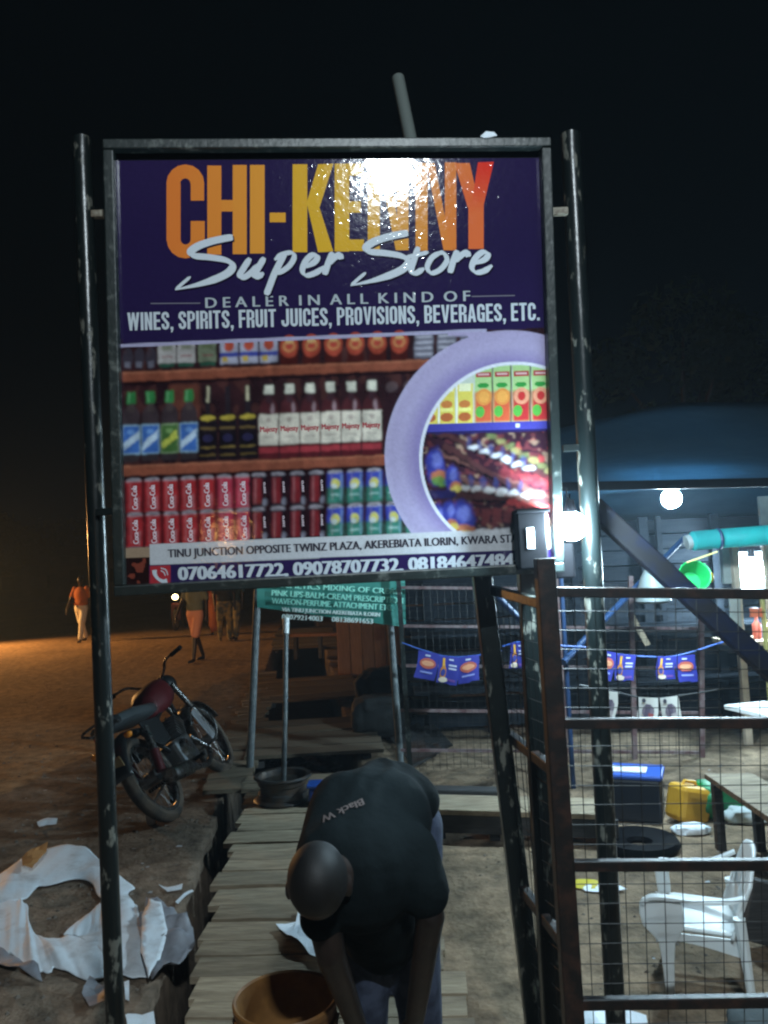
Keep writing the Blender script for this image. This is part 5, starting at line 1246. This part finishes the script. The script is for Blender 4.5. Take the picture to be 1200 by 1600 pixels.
# ------------------------------------------------------------------ far trees and low buildings
M['leaf'] = mat('dark_leaves', (.03, .05, .02), .7, 0, (.06, .08, .03), 3, rnd=.1); M['bark'] = mat('bark', (.06, .045, .03), .9, bump=.02, bscale=10)
def tree(label, x, y, h, r, n_, seed, name='tree', z0=None):
    rr = random.Random(seed); t = thing(name, label, 'tree', (x, y, 0))
    tr = MB(); top = Vector((x, y, h * .55)); tr.tube([Vector((x, y, -.1)), Vector((x + .1, y, h * .3)), top], [r * .09, r * .07, r * .05], 10)
    cs = []
    for k in range(9):
        a = rr.uniform(0, 6.28); d_ = rr.uniform(.3, .8) * r; c = Vector((x + math.cos(a) * d_, y + math.sin(a) * d_, h * rr.uniform(.5, .92)))
        cs.append((c, rr.uniform(.3, .55) * r)); tr.tube([top.lerp(Vector((x, y, h * .3)), rr.random() * .6), c], [r * .03, r * .01], 6)
    tr.build('trunk', M['bark'], t, smooth=True)
    mb = MB()
    for _ in range(n_):
        c, cr_ = rr.choice(cs); d_ = Vector((rr.gauss(0, 1), rr.gauss(0, 1), rr.gauss(0, .8))).normalized() * cr_ * rr.uniform(.5, 1.1); p = c + d_; s = rr.uniform(.08, .2) * (r / 2.5)
        u_ = Vector((rr.gauss(0, 1), rr.gauss(0, 1), rr.gauss(0, 1))).normalized(); v_ = u_.orthogonal().normalized()
        mb.add([p - u_ * s, p + v_ * s * .5, p + u_ * s, p - v_ * s * .5], [(0, 1, 2, 3)])
    mb.build('crown', M['leaf'], t)
tree('broad dark tree rising behind the blue canopy', P(1060, 600, 16).x, 16, 6.6, 2.0, 5000, 1)
for k, (px, Y, h_, r_, lb) in enumerate(((-30, 62, 7, 4, 'dark tree at the left edge beyond the road'), (60, 70, 6, 4, 'dark tree far across the road, left of the orange topped walker'), (225, 75, 7, 4, 'dark tree far across the road behind the sign'), (-140, 50, 8, 4, 'tall dark tree outside the left edge'))):
    tree(lb, P(px, 900, Y).x, Y, h_, r_, 2500, 10 + k)
def house(label, x, y, w_, h_, d_, m):
    t = thing('house', label, 'house', (x, y, 0))
    MB().box((0, 0, h_ / 2), (w_, d_, h_)).build('wall', m, t, local=True)
    mb = MB(); mb.add([(-w_ / 2 - .3, -d_ / 2 - .3, h_), (w_ / 2 + .3, -d_ / 2 - .3, h_), (w_ / 2 + .3, d_ / 2 + .3, h_), (-w_ / 2 - .3, d_ / 2 + .3, h_), (-w_ / 2, 0, h_ + 1), (w_ / 2, 0, h_ + 1)], [(0, 1, 5, 4), (2, 3, 4, 5), (0, 4, 3), (1, 2, 5), (3, 2, 1, 0)]); mb.build('roof', M['woodd'], t, local=True)
    for k in range(3): MB().box((-w_ * .3 + k * w_ * .3, -d_ / 2 - .01, h_ * .55), (1, .06, 1)).build('window', M['black'], t, local=True)
house('low unlit house far across the road at the left', P(40, 900, 66).x, 66, 12, 2.9, 6, mat('house_plaster', (.12, .1, .08), .9, 0, (.08, .07, .05), 1))
house('low unlit house far across the road behind the sign', P(203, 900, 62).x, 62, 10, 3.4, 6, mat('house_plaster_b', (.16, .11, .07), .9, 0, (.1, .07, .05), 1))

# street lamp on the left, outside the picture, which lights the road
sl = thing('street_lamp', 'sodium street lamp on a tall pole at the left side of the road', 'street lamp', (ROADLAMP.x, ROADLAMP.y, 0))
MB().tube([(0, 0, 0), (0, 0, 2.8), (.0, -.3, 2.9)], [.08, .05, .04], 10).build('pole', M['dull'], sl, local=True, smooth=True)
MB().box((0, -.4, 2.95), (.2, .5, .1)).build('lamp_head', M['dull'], sl, local=True, bevel=.02)

# ------------------------------------------------------------------ bending man on the boardwalk
pm = thing('person', 'man in black printed t-shirt and jeans bending down on the boardwalk', 'person', G(612, 1660, .06))
def K(px, py, Y): return P(px, py, Y)
hipL, hipR = K(577, 1292, 2.50), K(643, 1292, 2.50)
knL, knR = K(572, 1478, 2.44), K(650, 1478, 2.44)
anL, anR = K(572, 1640, 2.50), K(660, 1640, 2.50); anL.z = anR.z = .13
pel = K(604, 1264, 2.50); mid = K(580, 1290, 2.34); chest = K(562, 1352, 2.2)
shL, shR = K(500, 1398, 2.13), K(640, 1332, 2.2)
elL, elR = K(517, 1492, 2.12), K(672, 1432, 2.14)
wrL, wrR = K(560, 1610, 2.2), K(648, 1592, 2.22)
hd = K(496, 1376, 1.99)
pr = [('c', hipL, knL, .085, .058), ('c', knL, anL, .056, .038), ('c', hipR, knR, .085, .058), ('c', knR, anR, .056, .038)]
for an in (anL, anR): pr += [('c', an + Vector((0, .03, -.05)), an + Vector((0, -.16, -.065)), .034, .026)]
pr += [('e', pel, (.155, .12, .11)), ('c', pel, mid, .12, .125), ('c', mid, chest, .125, .14), ('c', shL, shR, .07, .07)]
pr += [('c', shL, elL, .05, .04), ('c', elL, wrL, .039, .027), ('c', shR, elR, .05, .04), ('c', elR, wrR, .039, .027)]
for wr_, s in ((wrL, 1), (wrR, -1)):
    pm_ = wr_ + Vector((s * .01, .01, -.045)); pr.append(('e', pm_, (.036, .018, .045)))
    for f, ln in enumerate((.062, .072, .068, .054)):
        a_ = pm_ + Vector((.021 * (f - 1.5), .0, -.035)); b_ = a_ + Vector((.003 * (f - 1.5), .004, -ln * .55)); c_ = b_ + Vector((0, .022, -ln * .4))
        pr += [('c', a_, b_, .0095, .0088), ('c', b_, c_, .0086, .0075)]
    a_ = pm_ + Vector((s * .028, 0, .01)); pr += [('c', a_, a_ + Vector((s * .022, .012, -.03)), .0115, .010), ('c', a_ + Vector((s * .022, .012, -.03)), a_ + Vector((s * .018, .02, -.058)), .0098, .0085)]
neck0 = K(545, 1368, 2.12)
# head hanging, crown towards the camera and down, face towards the ground and his feet
hx = Matrix.Rotation(R_(-12), 3, 'Y')
pr += [('c', neck0, hd + Vector((.01, .03, .0)), .056, .055), ('e', hd, (.073, .088, .088)), ('e', hd + Vector((.003, .05, -.03)), (.056, .055, .055), hx), ('e', hd + Vector((.006, .085, -.055)), (.04, .04, .035))]
for s in (-1, 1): pr.append(('e', hd + Vector((s * .075, .03, -.03)), (.010, .022, .026)))
pr.append(('e', hd + Vector((.0, .075, -.098)), (.013, .018, .018)))
blob('body', pr, .0065, M['skin'], pm, 5)
blob('hair', [('e', hd + Vector((0, -.002, .004)), (.0755, .09, .089))], .008, mat('shaved_hair', (.005, .0045, .0045), .6, bump=.0007, bscale=300), pm, 4)
# shirt
sp = [('e', pel + Vector((0.0, -.02, .02)), (.165, .12, .115)), ('c', pel + Vector((0, 0, .01)), mid + Vector((0, 0, .005)), .142, .158), ('c', mid + Vector((0, 0, .005)), chest, .158, .165), ('c', pel + Vector((-.02, -.06, .02)), mid + Vector((.03, 0, .01)), .135, .15), ('e', chest, (.185, .14, .14)),
      ('c', K(520, 1330, 2.16), K(560, 1280, 2.3), .105, .12), ('c', shL + Vector((.01, .02, 0)), K(500, 1432, 2.12), .072, .062), ('c', shR, K(662, 1392, 2.15), .078, .068), ('c', shL + Vector((.03, .04, .02)), chest, .09, .12), ('c', shR + Vector((-.03, 0, 0)), chest, .09, .12),
      ('c', chest, K(600, 1440, 2.36), .15, .115), ('c', K(565, 1420, 2.3), K(598, 1462, 2.4), .115, .10), ('c', pel, K(606, 1430, 2.44), .15, .12), ('c', K(560, 1440, 2.38), K(640, 1440, 2.38), .07, .07)]
sp.append(('c', K(500, 1335, 2.14), K(540, 1265, 2.33), .085, .105))
shirt = blob('shirt', sp, .009, M['shirt'], pm, 9)
shift = []
for v in shirt.data.vertices:            # cloth folds running from the back down to the hem and sleeves
    p = v.co; q_ = Vector((p.x * 8 + 1.2 * noise.noise(p * 3), p.y * 3.2, p.z * 3))
    f_ = math.sqrt(noise.noise(q_) ** 2 + .01) * 2
    shift.append(v.normal * (.013 * (.5 - f_)))
for v, d_ in zip(shirt.data.vertices, shift): v.co += d_
jp = []
for a, k_, n_ in ((hipL, knL, anL), (hipR, knR, anR)): jp += [('c', a, k_, .1, .074), ('c', k_, n_ + Vector((0, 0, .01)), .074, .066)]
jp.append(('e', pel + Vector((0, .01, -.05)), (.16, .12, .11)))
blob('jeans', jp, .011, M['jeans'], pm, 5)
for an in (anL, anR):
    blob('shoe', [('c', an + Vector((0, .04, -.055)), an + Vector((0, -.15, -.062)), .044, .036), ('e', an + Vector((0, -.05, -.05)), (.043, .12, .035))], .01, M['rubber'], pm, 4)
# shirt print, laid on the cloth
bvh = BVHTree.FromPolygons([v.co + pm.location for v in shirt.data.vertices], [tuple(p.vertices) for p in shirt.data.polygons])
tmpb = MB()
def on_shirt(px, py, off=0.0):
    d = ray(px, py).normalized(); hit = bvh.ray_cast(CAM, d)
    return (hit[0] - d * (.006 + off)) if hit[0] is not None else P(px, py, 2.3)
text_on(tmpb, 'Black W', (566, 1247), (500, 1276), 11, on_shirt, None, smear=1.2, n=2)
tmpb.build('shirt_lettering', mat('faded_print', (.10, .075, .07), .8), pm)

# ------------------------------------------------------------------ bucket in front
bu = thing('bucket', 'orange brown plastic bucket without lid on the boardwalk in the foreground', 'bucket', G(446, 1665, .06))
bb = P(446, 1556, 2.33); bb.z -= 0; base_z = .062; H_ = bb.z - base_z
M['bucket'] = mat('orange_brown_plastic', (.27, .125, .035), .5, 0, (.16, .07, .02), 7, .001, 30)
MB().lathe([(0, 0), (.112, 0), (.118, .01), (.136, H_ * .8), (.146, H_ * .8), (.146, H_ * .83), (.138, H_ * .84), (.139, H_ * .93), (.148, H_ * .93), (.150, H_ - .006), (.146, H_), (.139, H_ - .004), (.134, H_ * .9), (.113, .012), (0, .01)], (bb.x, bb.y, base_z), 56).build('shell', M['bucket'], bu, smooth=True)
MB().tube(curve_pts([(bb.x - .15, bb.y, base_z + H_ * .84), (bb.x - .12, bb.y - .12, base_z + H_ * .6), (bb.x, bb.y - .175, base_z + H_ * .5), (bb.x + .12, bb.y - .12, base_z + H_ * .6), (bb.x + .15, bb.y, base_z + H_ * .84)], 6), .003, 6).build('handle', M['dull'], bu, smooth=True)
MB().lathe([(0, 0), (.131, 0)], (bb.x, bb.y, base_z + .16), 40).build('contents', mat('muddy_water', (.05, .03, .02), .25), bu)

# ------------------------------------------------------------------ white paper on the boards left of the man
poly = [(431, 1446), (462, 1441), (470, 1420), (490, 1420), (523, 1518), (500, 1502), (478, 1488), (455, 1470)]
pa = crumple('white_paper', 'white torn sheet lying on the boardwalk left of the bending man', poly, M['sheet'], .03, 'paper', seed=21, base=.08)

# ------------------------------------------------------------------ torn white banner on the dirt at the left
def strip(name, label, outer, inner, m, h, seed, cat='sheet', nr=6, curl=1.0, closed=False):
    """band of vinyl between two outlines on the ground, billowing up between them"""
    oc = curve_pts([G(*p) for p in outer], 5); ic = curve_pts([G(*p) for p in inner], 5)
    n_ = 34; nr = 4
    def samp(c, t):
        x = t * (len(c) - 1); i = min(int(x), len(c) - 2); return c[i].lerp(c[i + 1], x - i)
    vs = []; rr = random.Random(seed)
    for i in range(n_ + 1):
        tt = i / n_ + rr.uniform(-.25, .25) / n_ * (0 < i < n_)
        a = samp(oc, tt); b = samp(ic, tt); ridge = rr.uniform(.35, .65); hh = h * rr.uniform(.3, .9)
        for j in range(nr + 1):
            s = j / nr; p = a.lerp(b, s); k_ = 1 - abs(s - ridge) / max(ridge, 1 - ridge)
            z = .010 + .62 * hh * k_ + rr.uniform(0, .2) * h * (0 < j < nr)
            if j in (0, nr): p += (a - b) * rr.uniform(-.06, .06)
            p += Vector((rr.uniform(-.008, .008), rr.uniform(-.012, .012), 0))
            p.z = z + gz(p.x, p.y); vs.append(p)
    mb = MB(); w1 = nr + 1
    mb.add(vs, [(i * w1 + j, i * w1 + j + 1, (i + 1) * w1 + j + 1, (i + 1) * w1 + j) for i in range(n_) for j in range(nr)])
    return mb.build(name, m, None, smooth=True, solid=.0012, sub=1)
tb_ = thing('torn_banner', 'big torn sheet of white banner vinyl ringed on the dirt at the left', 'torn banner', G(140, 1460))
def part_strip(*a, **k):
    o = strip(*a, **k); off = o.location.copy(); o.parent = tb_; o.location = off - tb_.location; return o
part_strip('vinyl_ring', None, [(-40, 1395), (20, 1352), (60, 1328), (125, 1324), (160, 1350), (207, 1388), (203, 1402), (220, 1440), (243, 1500), (238, 1532), (190, 1530)],
      [(-30, 1460), (6, 1420), (42, 1408), (60, 1388), (122, 1375), (150, 1390), (156, 1412), (170, 1410), (165, 1440), (150, 1462), (118, 1466)], M['sheet'], .05, 1)
part_strip('vinyl_ring', None, [(-40, 1480), (0, 1492), (30, 1508), (62, 1526), (95, 1522), (140, 1540), (190, 1532), (236, 1532)],
      [(-40, 1400), (6, 1392), (38, 1408), (44, 1440), (62, 1466), (100, 1470), (150, 1462), (222, 1440)], M['sheet'], .055, 5)
part_strip('vinyl_flap', None, [(98, 1466), (150, 1420), (168, 1405), (215, 1420)], [(100, 1468), (140, 1470), (190, 1472), (222, 1462)], M['sheet'], .03, 9)
M['sheetg'] = mat('grey_vinyl_back', (.3, .31, .34), .55, 0, (.2, .2, .22), 6, .002, 14)
def part_crumple(name, poly, m, h, seed, base):
    o = crumple(name, None, poly, m, h, None, seed=seed, base=base); off = o.location.copy(); o.parent = tb_; o.location = off - tb_.location
    o.data.polygons.foreach_set('use_smooth', [True] * len(o.data.polygons))
part_crumple('vinyl_end', [(214, 1452), (224, 1436), (231, 1410), (262, 1424), (290, 1444), (302, 1462), (305, 1480), (296, 1496), (280, 1512), (256, 1524), (238, 1536), (226, 1500)], M['sheetg'], .07, 13, .02)
part_crumple('vinyl_fold', [(222, 1438), (233, 1412), (252, 1420), (262, 1460), (250, 1500), (232, 1530), (220, 1490)], M['sheet'], .04, 23, .055)
part_crumple('vinyl_back', [(-20, 1475), (0, 1484), (30, 1504), (60, 1520), (66, 1536), (40, 1532), (0, 1516), (-20, 1505)], M['sheetg'], .03, 17, .01)
crumple('cloth_scrap', 'orange brown scrap of cloth at the top of the torn white banner', [(34, 1340), (50, 1330), (75, 1328), (66, 1342), (50, 1354), (36, 1352)], mat('orange_cloth', (.5, .24, .08), .8), .05, 'cloth', seed=30, base=.06)
crumple('paper_scrap', 'small folded white paper on the dirt above the torn white banner', [(58, 1288), (70, 1282), (90, 1283), (88, 1290), (72, 1290), (62, 1298)], M['sheet'], .02, 'paper', seed=31)
crumple('paper_scrap', 'thin curled white strip on the dirt between the post and the ditch', [(248, 1384), (262, 1390), (286, 1388), (284, 1394), (262, 1396)], M['sheet'], .02, 'paper', seed=32)
crumple('paper_scrap', 'narrow white paper sliver pointing at the ditch edge', [(274, 1414), (300, 1394), (303, 1397), (278, 1416)], M['sheet'], .015, 'paper', seed=33)
crumple('paper_scrap', 'white torn scrap at the bottom edge right of the left post', [(196, 1600), (204, 1586), (222, 1594), (240, 1586), (244, 1620), (200, 1620)], M['sheet'], .03, 'paper', seed=34)
crumple('paper_scrap', 'greyish torn scrap below the torn banner left of the post', [(128, 1556), (140, 1530), (165, 1545), (164, 1575), (140, 1580)], M['sheetg'], .04, 'paper', seed=35)
crumple('paper_scrap', 'narrow white scrap just right of the post foot', [(194, 1545), (202, 1543), (202, 1572), (196, 1570)], M['sheet'], .03, 'paper', seed=36)
cu2 = thing('plastic_cup', 'small pale plastic cup on the dirt behind the motorcycle wheel', 'cup', G(236, 1288))
MB().lathe([(0, 0), (.026, 0), (.036, .075), (.039, .078), (.034, .075), (.024, .004), (0, .004)], G(236, 1288), 20).build('shell', M['white'], cu2, smooth=True)

# ------------------------------------------------------------------ night haze
hb_ = MB().box((0, 50, 3.3), (300, 170, 8.6)); m = bpy.data.materials.new('haze'); m.use_nodes = True; n = m.node_tree.nodes; n.remove(n['Principled BSDF'])
v_ = n.new('ShaderNodeVolumePrincipled'); v_.inputs['Color'].default_value = (.62, .82, 1, 1); v_.inputs['Density'].default_value = HAZE; v_.inputs['Anisotropy'].default_value = .3
m.node_tree.links.new(v_.outputs[0], n['Material Output'].inputs['Volume'])
props(hb_.build('haze', m), kind='stuff')
